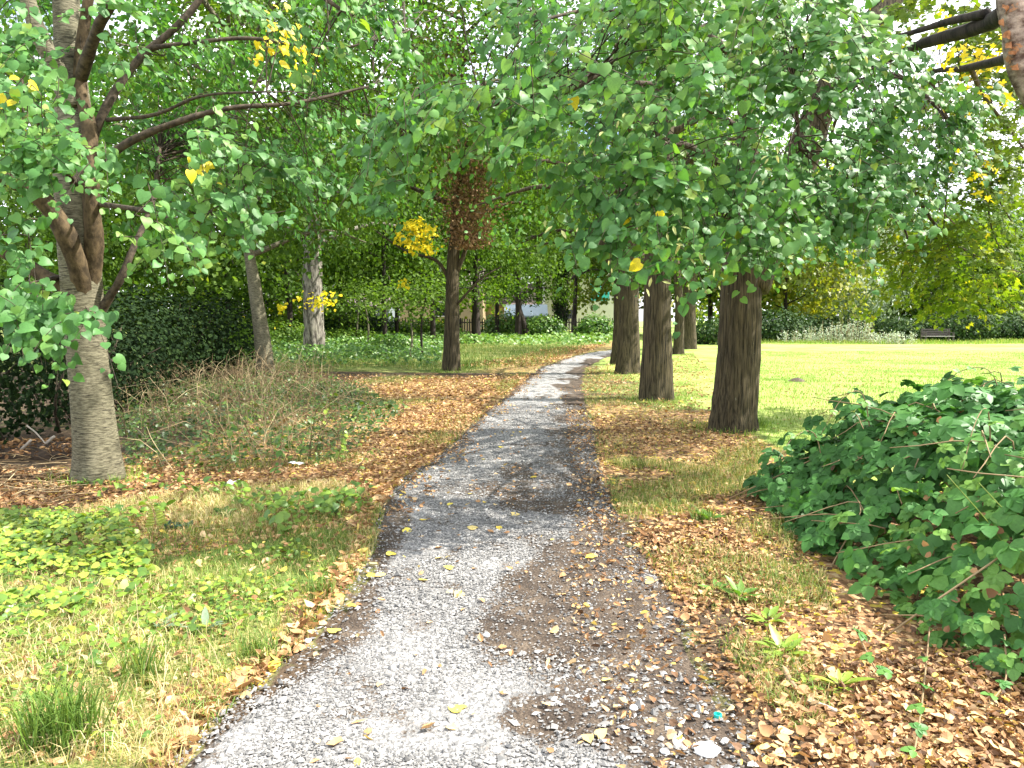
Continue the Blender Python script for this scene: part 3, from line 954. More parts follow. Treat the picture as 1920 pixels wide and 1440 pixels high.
# --- leaning tree with peeling bark beyond the right edge, its boughs hang into the picture
bR = np.array([5.75, 6.6, 0.0])
bR[2] = hz(bR[0], bR[1])
pR = [bR + np.array([0, 0, -0.2]), bR + np.array([-0.15, 0, 0.8]), np.array([5.15, 6.5, 2.3]), P(1935, 160, 6.5), P(1898, 10, 6.5), P(1830, -300, 6.6), P(1800, -700, 6.9)]
tR = bark_tube(pR, [0.19, 0.17, 0.15, 0.125, 0.11, 0.08, 0.03], 110, 36, 0.10, 0.4, 0.3, 4, 16, 0.16)
limbsR = [
    ([P(1890, 20, 6.55), P(1860, 40, 7.0), P(1800, 62, 7.6), P(1735, 80, 8.4), P(1690, 100, 9.2), P(1600, 140, 10.5), P(1480, 170, 12)], (0.085, 0.03), M_BARKD),
    ([P(1850, 25, 7.0), P(1780, 40, 7.6), P(1720, 58, 8.2), P(1640, 80, 9.0)], (0.045, 0.02), M_BARKD),
    ([P(1910, 100, 6.5), P(1870, 115, 7.5), P(1800, 130, 9), P(1740, 140, 10.5), P(1650, 210, 12)], (0.055, 0.02), M_BARKD),
    ([P(1820, 128, 8.7), P(1845, 180, 9.6), P(1890, 240, 10.5), P(1960, 330, 11)], (0.03, 0.012), None),
    ([P(1650, 210, 12), P(1700, 330, 12), P(1760, 430, 12), P(1830, 480, 12), P(1910, 510, 12)], (0.035, 0.010), None),
    ([P(1650, 230, 12), P(1640, 340, 12.2), P(1700, 440, 12.3), P(1690, 520, 12.3)], (0.03, 0.008), None),
    ([P(1740, 140, 10.5), P(1790, 250, 11.5), P(1850, 340, 11.8), P(1900, 420, 12)], (0.03, 0.010), None),
    ([P(1780, 300, 11.6), P(1770, 420, 11.8), P(1762, 500, 11.9)], (0.014, 0.005), None),
    ([P(1600, 140, 10.5), P(1560, 250, 11.6), P(1540, 380, 12), P(1500, 450, 12.2)], (0.03, 0.010), None),
    ([P(1850, 330, 11.8), P(1860, 430, 11.5), P(1905, 520, 11.5)], (0.016, 0.005), None),
]
eR = [
    (1560, 420, 90, 40, 12, .8), (1520, 500, 60, 40, 12.5, .6, .8, .05), (1660, 460, 90, 55, 12.2, .9), (1700, 540, 80, 40, 12.4, .8), (1780, 480, 90, 55, 12, .9), (1790, 560, 80, 38, 12.3, .8),
    (1870, 480, 60, 60, 11.6, .7), (1860, 570, 60, 40, 11.8, .6), (1885, 400, 50, 40, 11, .6, .8), (1720, 380, 60, 40, 12, .7, .8), (1800, 400, 60, 40, 11.8, .6, .7),
    (1885, 260, 45, 50, 10.5, .5, .8), (1820, 330, 70, 45, 11.6, .6, 1), (1750, 60, 90, 60, 10.5, .8, 1.7), (1700, 270, 100, 70, 12.5, .8, 1.0), (1890, 340, 50, 50, 11.5, .6, 1.2), (1840, 90, 60, 60, 10, .6, 1.8), (1880, 190, 45, 45, 10, .5, 1.6), (1760, 180, 60, 40, 11, .5, 1.1), (1860, 280, 60, 60, 11, .6, 1.0), (1800, 260, 50, 50, 11.3, .6, .9), (1700, 20, 80, 30, 10, .7, .5),
    (1640, 590, 60, 20, 12.6, .6, .5), (1910, 600, 30, 25, 11.6, .4, .6),
    (1840, 140, 45, 36, 8.9, .3, 1.6, .9), (1848, 195, 22, 16, 8.9, .2, 1.8, .9), (1800, 95, 34, 16, 9, .3, 1.4, .9), (1815, 330, 45, 14, 10.4, .3, 1.5, .9), (1850, 350, 25, 12, 11.2, .3, .8, .9), (1700, 495, 20, 14, 11.8, .2, .8, .9), (1640, 285, 30, 14, 11.5, .2, .6, .9),
]
root = thing('maple_tree', 'leaning tree with peeling reddish bark at the right edge, yellowing leaves over the lawn', 'tree', bR)
part('trunk', MB().add(*tR), M_BARKP, root)
skel = []
for pts, r, bm in limbsR:
    p = spline(pts, 30)
    skel.append(p[6:])
    part('limb', MB().add(*tube(p, np.linspace(r[0], r[1], 30), 9, True, 1 + 0.12 * (rng.random((30, 9)) - 0.5))), bm or M_TWIG, root)
axR = np.array([7.0, 12.0, 3.0])
odR = lambda O: nrm((O - axR) * np.array([1, 1, 0.2]) + np.array([0, 0, 0.3]))
C, N, T, S, ti, A = grow_sprays(eR, odR, 30, 15, 0.115, L=0.6, jit=0.55)
tw, fo = MB(), MB()
twig_tubes(tw, A, 0.005, 0.002)
connect(tw, A, skel, 0.2, 0.009)
sc = S ** 2 / (C[:, 1] ** 2) * rng.uniform(0.6, 1.4, len(C)) * np.abs(nrm(N)[:, 1])
top = np.argsort(-sc)[:300]
rest = np.ones(len(C), bool)
rest[top] = False
MAPLE_MESHES = tint_meshes('maple_leaf', [MAPLE], M_MAPLE, 8) + [MB().add(MAPLE[0], MAPLE[1], 0.97).mesh('maple_leaf', M_MAPLE)]
leaf_objects(root, MAPLE_MESHES, C[top], N[top], T[top], S[top] * 1.05, pick=np.clip((ti[top] * 9).astype(int), 0, 8))
put(fo, MAPLE, C[rest], N[rest], T[rest], S[rest], ti[rest])
up = upper_blobs((8.2, 11.0, 7.6), (3.0, 3.6, 2.2), 30, 50, 0.15)
put(fo, LOW, *up)
part('foliage', fo, M_MAPLE, root, kind='stuff')
part('twigs', tw, M_TWIG, root, kind='stuff')
mb = MB()
for px, q in ((1880, 42), (1893, 66), (1903, 100), (1887, 20), (1908, 125), (1895, 85)):
    c = P(px, q, 6.42)
    u, w = np.meshgrid(np.linspace(0, 1, 5), np.linspace(-1, 1, 5), indexing='ij')
    a = rng.uniform(-.9, .3)
    L_, W_ = rng.uniform(.035, .07), rng.uniform(.015, .035)
    x_, z_ = L_ * u * (1 + .3 * rng.random(u.shape)), W_ * w * (1 + .5 * rng.random(u.shape)) * (1 - .5 * u)
    V = np.stack([c[0] + .02 - x_ * math.cos(a) - z_ * math.sin(a), c[1] + .03 - .08 * u ** .5 + .05 * u * u, c[2] - x_ * math.sin(a) * .8 + z_ * math.cos(a)], -1)
    i, j = np.meshgrid(np.arange(4), np.arange(4), indexing='ij')
    mb.add(V, np.stack([i * 5 + j, (i + 1) * 5 + j, (i + 1) * 5 + j + 1, i * 5 + j + 1], -1).reshape(-1, 4), .8)
part('bark_flakes', mb, M_FLAKE, root, kind='stuff')


# --- all the other trees
def tree(name, label, px, py_, wpx, H, z0, Rc, nleaf, size, leaf, bark, top_off=(0, 0), group=None, ncl=90, template=None, sd=0.55, droop=0.5, seg=22, ridge=0.05, flare=0.35, Y=None, tshift=0.0, squash=1.0, nlimb=16, trunk_pts=None, crown_c=None, fill=0.45):
    b0 = on_ground(G(px, py_)) if Y is None else on_ground(np.array([(px - 960) * Y / FPX, Y, 0.0]))
    Yb = b0[1]
    r = wpx / 2 * Yb / FPX
    root = thing(name, label, 'tree', b0, group)
    topc = b0 + np.array([top_off[0], top_off[1], H * 0.85])
    pts = trunk_pts(b0, Yb) if trunk_pts else [b0 + np.array([0, 0, -0.2]), b0 + (topc - b0) * 0.22 + np.array([top_off[0] * 0.05, 0, 0]), b0 + (topc - b0) * 0.5 + rnd(3) * 0.12, b0 + (topc - b0) * 0.78 + rnd(3) * 0.2, topc]
    part('trunk', MB().add(*bark_tube(pts, [r, r * 0.88, r * 0.7, r * 0.4, r * 0.12], 60, seg, ridge, flare, 0.3 + r * 0.6, 5, 16)), bark, root)
    sp = spline(pts, 40)
    cz = (z0 + H) / 2
    cc = np.array([b0[0] + top_off[0] * 0.5, b0[1] + top_off[1] * 0.5, 0.0]) if crown_c is None else np.array(crown_c)
    lb = MB()
    cl = []
    for i in range(nlimb):
        h = z0 + (H * 0.85 - z0) * (i + rng.random()) / nlimb
        f = (h - z0) / (H - z0)
        rad = Rc * (0.75 + 0.5 * math.sin(math.pi * min(1, f * 0.9 + 0.15))) * rng.uniform(0.7, 1.05) * (1 - 0.45 * f)
        a = i * 2.399 + rng.random() * 0.6
        s = sp[np.argmin(np.abs(sp[:, 2] - (b0[2] + h * 0.92 + 0.1)))]
        e = np.array([cc[0] + rad * math.cos(a), cc[1] + rad * math.sin(a) * squash, b0[2] + h + rad * (0.28 - droop * 0.4)])
        m_ = s * 0.45 + e * 0.55 + np.array([0, 0, 0.14 * rad])
        lp = spline([s, m_, e], 12)
        lr = max(0.03, r * 0.35 * (1 - 0.5 * f))
        lb.add(*tube(lp, np.linspace(lr, 0.012, 12), 6))
        for t in rng.uniform(0.35, 1.05, max(2, ncl // nlimb)):
            k = min(11, int(t * 11))
            cl.append(lp[k] + rnd(3) * np.array([0.5, 0.5, 0.35]) * Rc * 0.22 + np.array([0, 0, -droop * rng.random() * 0.9]))
    part('limbs', lb, bark, root, kind='stuff')
    cl = np.array(cl)
    nf = int(ncl * fill)
    d = nrm(rnd(nf, 3))
    cl = np.concatenate([cl, np.array([cc[0], cc[1], b0[2] + cz]) + d * np.array([Rc, Rc * squash, (H - z0) / 2]) * (0.55 + 0.45 * rng.random((nf, 1)))])
    cl[:, 2] = np.maximum(cl[:, 2], b0[2] + z0 - 0.3 * rng.random(len(cl)))
    per = max(4, nleaf // len(cl))
    C = (cl[:, None] + rnd(len(cl), per, 3) * np.array([sd, sd, sd * 0.6])).reshape(-1, 3)
    ctr = np.array([cc[0], cc[1], b0[2] + cz - 1.0])
    N = nrm((C - ctr) * np.array([1, 1, 0.4])) * 0.7 + np.array([0, 0, 0.55]) + rnd(len(C), 3) * 0.5
    T = rnd(len(C), 3) * 0.7 + np.array([0, 0, -0.9])
    ti = np.clip(np.repeat(rng.random(len(cl)) * 0.4, per) + rng.random(len(C)) * 0.45 + tshift, 0, 0.9)
    mb = MB()
    put(mb, template or LOW, C, N, T, size * rng.uniform(0.7, 1.3, len(C)), ti)
    part('crown', mb, leaf, root)
    return root, b0


def ytuft(root, px, py_, rx, ry, Y, n, size, mat=None, tint=0.97, name='yellow_leaves', tm=MID):
    q, a = np.abs(rng.normal(0, .62, n)), rng.uniform(0, 6.283, n)
    C = np.array([P(px + rx * q[i] * math.cos(a[i]), py_ + ry * q[i] * math.sin(a[i]), Y + rng.normal() * 0.25) for i in range(n)])
    mb = MB()
    put(mb, tm, C, np.array([0, -0.5, 0.6]) + rnd(n, 3) * 0.5, rnd(n, 3) * 0.6 + np.array([0, 0, -0.9]), size * rng.uniform(0.7, 1.3, n), np.where(rng.random(n) < .18, .87, np.clip(tint - 0.05 * rng.random(n), 0, 1)))
    part(name, mb, mat or M_FAR, root, kind='stuff')


# right row beside the path, going away
tree('lime_tree', 'second lime trunk from the front of the row, pale scar marks on its bark', 1230, 748, 56, 13, 2.9, 3.6, 6000, 0.10, M_LIME, M_BARKF, template=MID, seg=56, ridge=0.04, flare=0.3)
tree('lime_tree', 'third trunk of the row right of the path, its right side sunlit', 1178, 700, 40, 12.5, 3.0, 3.8, 6000, 0.11, M_FAR, M_BARKF, template=MID, seg=40, flare=0.45)
tree('lime_tree', 'slender lime leaning into the third trunk where the path bends', 1161, 682, 26, 13, 3.0, 4.0, 6000, 0.12, M_FAR, M_BARKF, seg=30, flare=0.6)
tree('lime_tree', 'thin curved trunk half hidden behind the second lime of the row', 1272, 664, 18, 12, 3.2, 3.5, 6000, 0.13, M_FAR, M_BARKF, flare=0.5)
tree('lime_tree', 'farthest trunk of the row, flared roots, seen right of the second lime', 1291, 655, 27, 14, 3.4, 4.5, 9000, 0.14, M_FAR, M_BARKF, flare=0.5)
# left of the path
T2, b2 = tree('lime_tree', 'smooth grey trunk leaning left, between the dark hedge and the bark-scaled oak', 499, 714, 34, 13, 3.2, 4.2, 17000, 0.12, M_FAR, M_BARKS, top_off=(-1.2, 0.5), template=MID, flare=0.25,
     trunk_pts=lambda b, Y: [b + np.array([0, 0, -0.2]), P(492, 640, Y), P(478, 540, Y), P(455, 380, Y + .2), P(430, 60, Y + .4)])
T3, b3 = tree('oak_tree', 'thick pale trunk with rough scaly bark standing in green undergrowth', 590, 672, 40, 18, 4.0, 6.0, 20000, 0.16, M_FAR, M_BARKR, seg=36, ridge=0.10, flare=0.15)
ytuft(T3, 600, 565, 32, 18, 27.3, 90, 0.13)
ytuft(T3, 530, 575, 9, 8, 27.3, 22, 0.13)
ytuft(T3, 558, 560, 8, 6, 27.3, 12, 0.13)
T4, b4 = tree('lime_tree', 'forked brown trunk left of the path bend with withered shoots hanging on it', 846, 695, 32, 14, 4.4, 4.2, 16000, 0.12, M_FAR, M_BARKF, template=MID, seg=36, flare=0.25, fill=0.6,
     trunk_pts=lambda b, Y: [b + np.array([0, 0, -0.2]), P(847, 600, Y), P(850, 480, Y), P(862, 300, Y), P(870, 40, Y)])
mb = MB()
for pts, r0 in (([P(852, 520, b4[1]), P(872, 470, b4[1] - .1), P(890, 400, b4[1]), P(905, 300, b4[1])], 0.09), ([P(848, 540, b4[1]), P(820, 490, b4[1]), P(760, 470, b4[1] + .2), P(700, 430, b4[1] + .4)], 0.07), ([P(858, 570, b4[1] - .1), P(880, 545, b4[1] - .2), P(905, 520, b4[1] - .2), P(940, 500, b4[1])], 0.045)):
    mb.add(*tube(spline(pts, 16), np.linspace(r0, 0.02, 16), 8))
part('limbs', mb, M_BARKF, T4, kind='stuff')
# withered brown shoots
n = 5200
py_ = rng.uniform(245, 465, n)
C = np.array([P(880 + rng.normal() * (17 + 11 * math.sin((q - 250) / 70)), q, b4[1] - 0.9 + rng.normal() * 0.3) for q in py_])
mb = MB()
put(mb, LOW, C, rnd(n, 3), np.array([0, 0, -1.0]) + rnd(n, 3) * 0.5, 0.09 * rng.uniform(0.6, 1.2, n), rng.random(n))
n = 500
C = np.array([P(840 + rng.normal() * 40, 110 + rng.normal() * 40, b4[1] - 0.6) for q in range(n)])
put(mb, LOW, C, rnd(n, 3), np.array([0, 0, -1.0]) + rnd(n, 3) * 0.5, 0.10 * rng.uniform(0.6, 1.2, n), rng.random(n))
part('withered_shoots', mb, M_DEAD, T4, kind='stuff')
for q in ((770, 425, 22, 14, 110), (795, 435, 20, 16, 110), (775, 455, 26, 16, 120), (800, 462, 16, 14, 60), (752, 445, 10, 12, 30), (785, 415, 12, 8, 24)):
    ytuft(T4, q[0], q[1], q[2], q[3], b4[1] - 2.6, q[4], 0.115, M_FAR)
ytuft(T4, 757, 530, 12, 10, b4[1] - 0.8, 30, 0.1, M_FAR)
tree('ash_tree', 'dark trunk with flared foot standing alone in front of the picket fence', 893, 643, 15, 18, 3.6, 5.0, 14000, 0.19, M_FAR, M_BARKD, flare=0.8, droop=1.0)
tree('slender_tree', 'dark slim trunk among the saplings left of the forked lime', 722, 652, 9, 13, 2.6, 3.6, 7000, 0.16, M_FAR, M_BARKD, flare=0.4, droop=1.0)
tree('slender_tree', 'thin dark trunk just left of the lone dark trunk by the fence', 812, 648, 10, 15, 3.0, 4.2, 8000, 0.17, M_FAR, M_BARKD, flare=0.5, droop=1.0)
tree('slender_tree', 'thin dark trunk standing left of the scaly oak in the wood', 545, 655, 11, 13, 2.4, 4.0, 8000, 0.16, M_FAR, M_BARKD, flare=0.5, droop=.9)
tree('slender_tree', 'thin dark trunk between the lone dark trunk and the split one', 932, 634, 8, 16, 3.2, 4.0, 7000, 0.19, M_FAR, M_BARKD, flare=0.5, droop=1.0)
F2, bf2 = tree('yew_tree', 'dark reddish trunk whose foot splits in two, before the picket fence', 972, 637, 13, 19, 3.4, 5.6, 15000, 0.2, M_FAR, M_BARKD, flare=0.3, droop=1.0)
p2 = on_ground(G(990, 637))
part('trunk', MB().add(*bark_tube([p2 + np.array([0, 0, -0.2]), p2 + np.array([-0.25, 0, 1.0]), bf2 + np.array([0.05, 0, 2.2]), bf2 + np.array([0, 0, 3.0])], [0.24, 0.2, 0.2, 0.1], 24, 14, 0.06, 0.3, 0.3)), M_BARKD, F2)
F3, bf3 = tree('ivy_clad_tree', 'broad dark trunk by the fence with ivy leaves up its stem', 1051, 633, 22, 18, 4.2, 4.6, 11000, 0.2, M_FAR, M_BARKD, flare=0.7)
n = 1600
th, hh = rng.uniform(0, 6.283, n), 1.3 + 5.0 * rng.random(n)
C = bf3 + np.stack([np.cos(th) * 0.55, np.sin(th) * 0.55, hh], 1) + rnd(n, 3) * 0.1
mb = MB()
put(mb, LOW, C, np.stack([np.cos(th), np.sin(th), 0 * th + .4], 1) + rnd(n, 3) * .3, np.array([0, 0, -1.0]) + rnd(n, 3) * .4, 0.17 * rng.uniform(.7, 1.3, n), rng.random(n))
part('ivy', mb, M_DARK, F3, kind='stuff')
tree('slender_tree', 'slender grey trunk just right of the ivy-clad tree', 1077, 630, 9, 11, 5.5, 2.2, 2200, 0.17, M_FAR, M_BARKD, flare=0.4)

# woodland behind the hedge and the fence, and the trees beyond the lawn
bgt = [
    ('bushy light green tree far behind the hedge, left of the leaning trunk', 60, 34, 9, 12, 1.6, 5, M_FAR, 0.0), ('tall tree above the dark hedge at the left edge', -120, 24, 12, 14, 1.8, 5, M_FAR, -0.1),
    ('tall green tree rising behind the hedge gap', 250, 44, 11, 17, 1.5, 7, M_FAR, 0.1), ('pale green tree in the wood behind the smooth leaning trunk', 430, 40, 9, 15, 1.6, 6, M_FAR, 0.15), ('dense tree in the wood behind the scaly oak', 640, 48, 9, 17, 2.6, 6.5, M_FAR, 0.05),
    ('light green tree overhanging the left end of the picket fence', 745, 49, 8, 12, 2.3, 5.5, M_FAR, 0.2), ('large crown behind the picket fence left of the shed', 860, 84, 12, 22, 4.5, 9, M_FAR, 0.15), ('large crown behind the shed with the pale roof', 1010, 90, 12, 24, 7.0, 9, M_FAR, 0.05),
    ('golden green tree behind the bend of the path', 1190, 70, 10, 18, 2.0, 8, M_GOLD, -0.1), ('tall tree behind the farthest lime of the row', 1330, 62, 10, 19, 2.0, 8, M_FAR, 0.0), ('yellowing tree at the left end of the lawn hedge', 1470, 56, 8, 13, 1.2, 5.5, M_GOLD, 0.1),
    ('silvery willow at the far side of the lawn', 1590, 62, 9, 9.5, 0.8, 4.6, M_WILLOW, 0.0), ('second silvery willow, half hidden by hanging leaves, right of the first', 1690, 68, 9, 11, 1.0, 5, M_WILLOW, -0.1), ('green tree behind the park bench', 1790, 66, 9, 12, 1.0, 6, M_FAR, 0.15), ('pale grey green tree at the far right end of the lawn', 1935, 72, 10, 17, 1.0, 6.5, M_WILLOW, -0.15),
    ('broad dark tree beyond the right edge of the lawn', 2130, 62, 10, 14, 1.0, 6, M_FAR, 0.0), ('tall crown high behind the silvery willow', 1560, 90, 10, 21, 3.0, 9, M_FAR, 0.1),
]
for lab, px, Y, w, H, z0, Rc, lm, ts in bgt:
    tree('woodland_tree' if Y < 60 else 'field_tree', lab, px, 0, w, H, z0, Rc, int(5200 + 1050 * Rc), 0.0048 * Y + 0.06, lm, M_BARKD, Y=Y, tshift=ts, ncl=120, sd=0.14 * Rc, template=NARROW if lm is M_WILLOW else LOW, seg=12, fill=0.9)


# the wood that closes the view far behind
n = 30000
a = rng.random(n)
x = np.where(a < .62, rng.uniform(-120, 10, n), rng.uniform(26, 130, n))
y = rng.uniform(108, 124, n) - .0012 * x * x * .5
top = 9 + 9 * vn(x, x * 0, .07, 71) + 3 * vn(x, y, .4, 72)
z = top * rng.random(n) ** .8
C = np.stack([x, y, z], 1)
mb = MB()
put(mb, LOW, C, np.array([0, -.7, .6]) + rnd(n, 3) * .5, rnd(n, 3) + np.array([0, 0, -.6]), uni(.6, 1.2, n), np.clip(.5 * rng.random(n) + .4 * vn(x, z, .25, 73), 0, .85))
stuff('far_woodland', mb, M_FAR, 'band of trees closing the view far behind the fence and the lawn')


# ---------------------------------------------------------------- hedges and shrubs
def bush(name, label, blobs, n, size, mat, cat='shrub', group=None, tm=LOW, stems=0, bark=None, base=None, tshift=0.0, solid=0.75):
    """blobs: (centre, radii); leaves through the outer part of each"""
    base = np.array(base if base is not None else blobs[0][0], float)
    base[2] = hz(base[0], base[1])
    root = thing(name, label, cat, base, group)
    w = np.array([b[1][0] * b[1][1] + b[1][0] * b[1][2] for b in blobs])
    w = w / w.sum()
    mb = MB()
    for (c, r), k in zip(blobs, (w * n).astype(int)):
        d = nrm(rnd(k, 3))
        rad = solid + (1 - solid) * rng.random((k, 1)) + 0.12 * rnd(k, 1) * (0.5 + vn(d[:, 0] * 3, d[:, 2] * 3 + d[:, 1], 1.3, 9)[:, None])
        C = np.array(c) + d * np.array(r) * rad
        C = C[C[:, 2] > hz(C[:, 0], C[:, 1])]
        dd = nrm((C - np.array(c)) / np.array(r))
        put(mb, tm, C, dd * 0.8 + np.array([0, 0, 0.5]) + rnd(len(C), 3) * 0.45, rnd(len(C), 3) * 0.7 + np.array([0, 0, -0.6]), size * rng.uniform(0.7, 1.3, len(C)), np.clip(rng.random(len(C)) * 0.7 + 0.3 * vn(C[:, 0] * 2, C[:, 2] * 2 + C[:, 1], 1.0, 12) + tshift, 0, 1))
    part('foliage', mb, mat, root)
    sm = MB()
    for (c, r) in blobs:
        for _ in range(stems):
            g = np.array([c[0] + rng.normal() * r[0] * 0.3, c[1] + rng.normal() * r[1] * 0.3, 0])
            g[2] = hz(g[0], g[1]) - 0.05
            e = np.array(c) + nrm(rnd(3)) * np.array(r) * 0.8
            sm.add(*tube(spline([g, (g + e) / 2 + rnd(3) * 0.1, e], 7), np.linspace(0.03, 0.008, 7), 5))
    if stems:
        part('stems', sm, bark or M_TWIG, root, kind='stuff')
    return root


H1 = [((-6.6 - 0.12 * k, 8.4 + 1.5 * k, 0.95), (1.15, 1.1, 1.15 + 0.1 * (k % 2))) for k in range(5)]
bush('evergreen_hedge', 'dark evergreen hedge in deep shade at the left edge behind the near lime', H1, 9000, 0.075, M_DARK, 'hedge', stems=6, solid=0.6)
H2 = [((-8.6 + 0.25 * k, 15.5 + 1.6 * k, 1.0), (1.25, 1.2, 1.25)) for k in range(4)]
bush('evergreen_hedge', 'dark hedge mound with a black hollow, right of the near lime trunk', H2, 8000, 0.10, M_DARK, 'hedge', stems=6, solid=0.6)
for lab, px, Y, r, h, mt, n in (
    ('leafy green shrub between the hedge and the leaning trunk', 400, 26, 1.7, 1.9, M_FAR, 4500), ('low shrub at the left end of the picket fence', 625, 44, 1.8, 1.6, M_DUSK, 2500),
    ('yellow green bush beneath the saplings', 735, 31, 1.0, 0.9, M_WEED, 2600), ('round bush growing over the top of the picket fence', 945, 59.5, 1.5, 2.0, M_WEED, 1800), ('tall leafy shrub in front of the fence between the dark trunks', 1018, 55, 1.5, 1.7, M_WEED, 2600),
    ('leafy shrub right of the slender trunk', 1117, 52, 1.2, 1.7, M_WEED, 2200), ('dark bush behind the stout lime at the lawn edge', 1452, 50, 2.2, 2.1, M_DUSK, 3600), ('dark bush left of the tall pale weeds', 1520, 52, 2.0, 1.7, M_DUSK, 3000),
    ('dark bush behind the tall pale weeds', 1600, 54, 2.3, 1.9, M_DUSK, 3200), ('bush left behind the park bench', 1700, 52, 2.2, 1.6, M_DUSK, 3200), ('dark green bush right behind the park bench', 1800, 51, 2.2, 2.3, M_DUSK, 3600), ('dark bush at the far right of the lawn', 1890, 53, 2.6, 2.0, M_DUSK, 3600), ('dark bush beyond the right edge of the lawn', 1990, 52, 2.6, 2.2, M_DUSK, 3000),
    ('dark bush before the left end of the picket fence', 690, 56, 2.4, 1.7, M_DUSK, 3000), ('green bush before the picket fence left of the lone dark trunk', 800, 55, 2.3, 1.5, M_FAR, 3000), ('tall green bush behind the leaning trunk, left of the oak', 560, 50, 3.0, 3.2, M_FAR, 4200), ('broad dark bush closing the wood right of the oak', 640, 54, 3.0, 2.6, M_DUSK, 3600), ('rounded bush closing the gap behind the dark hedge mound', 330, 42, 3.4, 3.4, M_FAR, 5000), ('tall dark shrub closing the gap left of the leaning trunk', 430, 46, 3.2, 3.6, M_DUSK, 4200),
    ('shaded bush behind the row, left of the stout lime', 1345, 45, 1.8, 1.5, M_DUSK, 2400), ('bushy mound behind the leaning trunk', 520, 36, 2.2, 1.4, M_FAR, 3600), ('green bush behind the scaly oak', 655, 38, 1.6, 1.0, M_FAR, 2600),
):
    x = (px - 960) * Y / FPX
    bush('shrub', lab, [((x, Y, h * 0.5), (r, r * 0.8, h * 0.55)), ((x + r * 0.5, Y + 0.4, h * 0.38), (r * 0.7, r * 0.6, h * 0.42)), ((x - r * 0.55, Y + 0.3, h * 0.4), (r * 0.65, r * 0.6, h * 0.4))], n, 0.0032 * Y + 0.02, mt, stems=3, base=(x, Y, 0))

# saplings
for i, (lab, px, py_, top, ln) in enumerate((
    ('thin pale sapling close in front of the dark leaning stem', 665, 655, 540, 6), ('dark crooked stem at the fence, leafy top', 657, 648, 590, 0), ('slim sapling with a twisted stem left of the forked lime', 690, 668, 560, -8), ('thin sapling forked high, nearest the forked lime', 792, 672, 540, 10), ('thin straight sapling in the undergrowth', 768, 672, 570, -5))):
    g = on_ground(G(px, py_))
    root = thing('sapling', lab, 'sapling', g)
    tp = P(px + ln, top, g[1])
    part('stem', MB().add(*tube(spline([g + np.array([0, 0, -.1]), (g + tp) / 2 + rnd(3) * 0.12, tp], 16), np.linspace(0.10 if i == 1 else 0.06, 0.02, 16), 8)), M_BARKD if i in (1, 3) else M_BARKS, root)
    mb = MB()
    n = 500
    C = tp + rnd(n, 3) * np.array([0.7, 0.6, 0.4])
    put(mb, MID, C, np.array([0, -.3, .8]) + rnd(n, 3) * .5, rnd(n, 3) * .7 + np.array([0, 0, -.6]), 0.13 * rng.uniform(.7, 1.2, n), rng.random(n) * 0.4 + 0.45)
    part('crown', mb, M_FAR, root)

# ---------------------------------------------------------------- fence, bench, buildings
M_FENCE = plain('weathered_fence_wood', (0.045, 0.036, 0.032), 0.9)
fa, fb = np.array([-14.2, 58.0, 0.0]), np.array([8.6, 61.5, 0.0])
root = thing('picket_fence', 'dark wooden picket fence crossing behind the trees at the end of the grass', 'fence', tuple((fa + fb) / 2))
ang = math.atan2(fb[1] - fa[1], fb[0] - fa[0])
pk = MB()
V, Fc = box((0, 0, 0.75), (0.085, 0.022, 1.45))
V = np.vstack([V, [[-0.0, -0.011, 1.55], [0.0, 0.011, 1.55]]])
pk.add(V, [Fc, np.array([[4, 5, 8], [6, 7, 9]]), np.array([[5, 6, 9, 8], [7, 4, 8, 9]])])
pk_me = pk.mesh('picket', M_FENCE, False)
L = np.linalg.norm(fb - fa)
ctr = Vector(tuple((fa + fb) / 2))
for k in range(int(L / 0.2)):
    p = fa + (fb - fa) * (k * 0.2 / L)
    o = link('picket', pk_me, root, (p[0] - ctr.x, p[1] - ctr.y, float(hz(p[0], p[1])) + random.uniform(-.03, .03)))
    o.rotation_euler = (0, random.uniform(-.02, .02), ang)
for z in (0.45, 1.2):
    part('rail', MB().add(*box(tuple((fa + fb) / 2 + np.array([0, 0.05, z])), (L, 0.045, 0.09), ang)), M_FENCE, root, False)
for k in range(10):
    p = fa + (fb - fa) * (k / 9)
    part('post', MB().add(*box((p[0] + 0.03, p[1] + 0.12, 0.75), (0.12, 0.10, 1.6), ang)), M_FENCE, root, False)

M_BENCH = plain('bench_wood', (0.06, 0.05, 0.045), 0.8)
M_SEATW = plain('bench_seat_wood', (0.26, 0.24, 0.22), 0.7)  # paler copy of the bench wood, sun on the seat put into the colour
bc = on_ground(G(1757, 643))
root = thing('park_bench', 'dark wooden park bench on the far edge of the lawn', 'bench', bc)
w = 1.85
for sx in (-0.86, 0.86):
    part('leg', MB().add(*box(bc + np.array([sx, 0.25, 0.45]), (0.09, 0.08, 0.95))), M_BENCH, root, False)
    part('leg', MB().add(*box(bc + np.array([sx, -0.25, 0.30]), (0.09, 0.08, 0.66))), M_BENCH, root, False)
    part('armrest', MB().add(*box(bc + np.array([sx, -0.02, 0.66]), (0.075, 0.56, 0.05))), M_BENCH, root, False)
for k in range(4):
    part('seat_slat', MB().add(*box(bc + np.array([0, -0.24 + 0.13 * k, 0.44]), (w, 0.11, 0.04))), M_SEATW, root, False)
for k in range(3):
    part('back_slat', MB().add(*box(bc + np.array([0, 0.24, 0.58 + 0.14 * k]), (w, 0.03, 0.10))), M_BENCH, root, False)

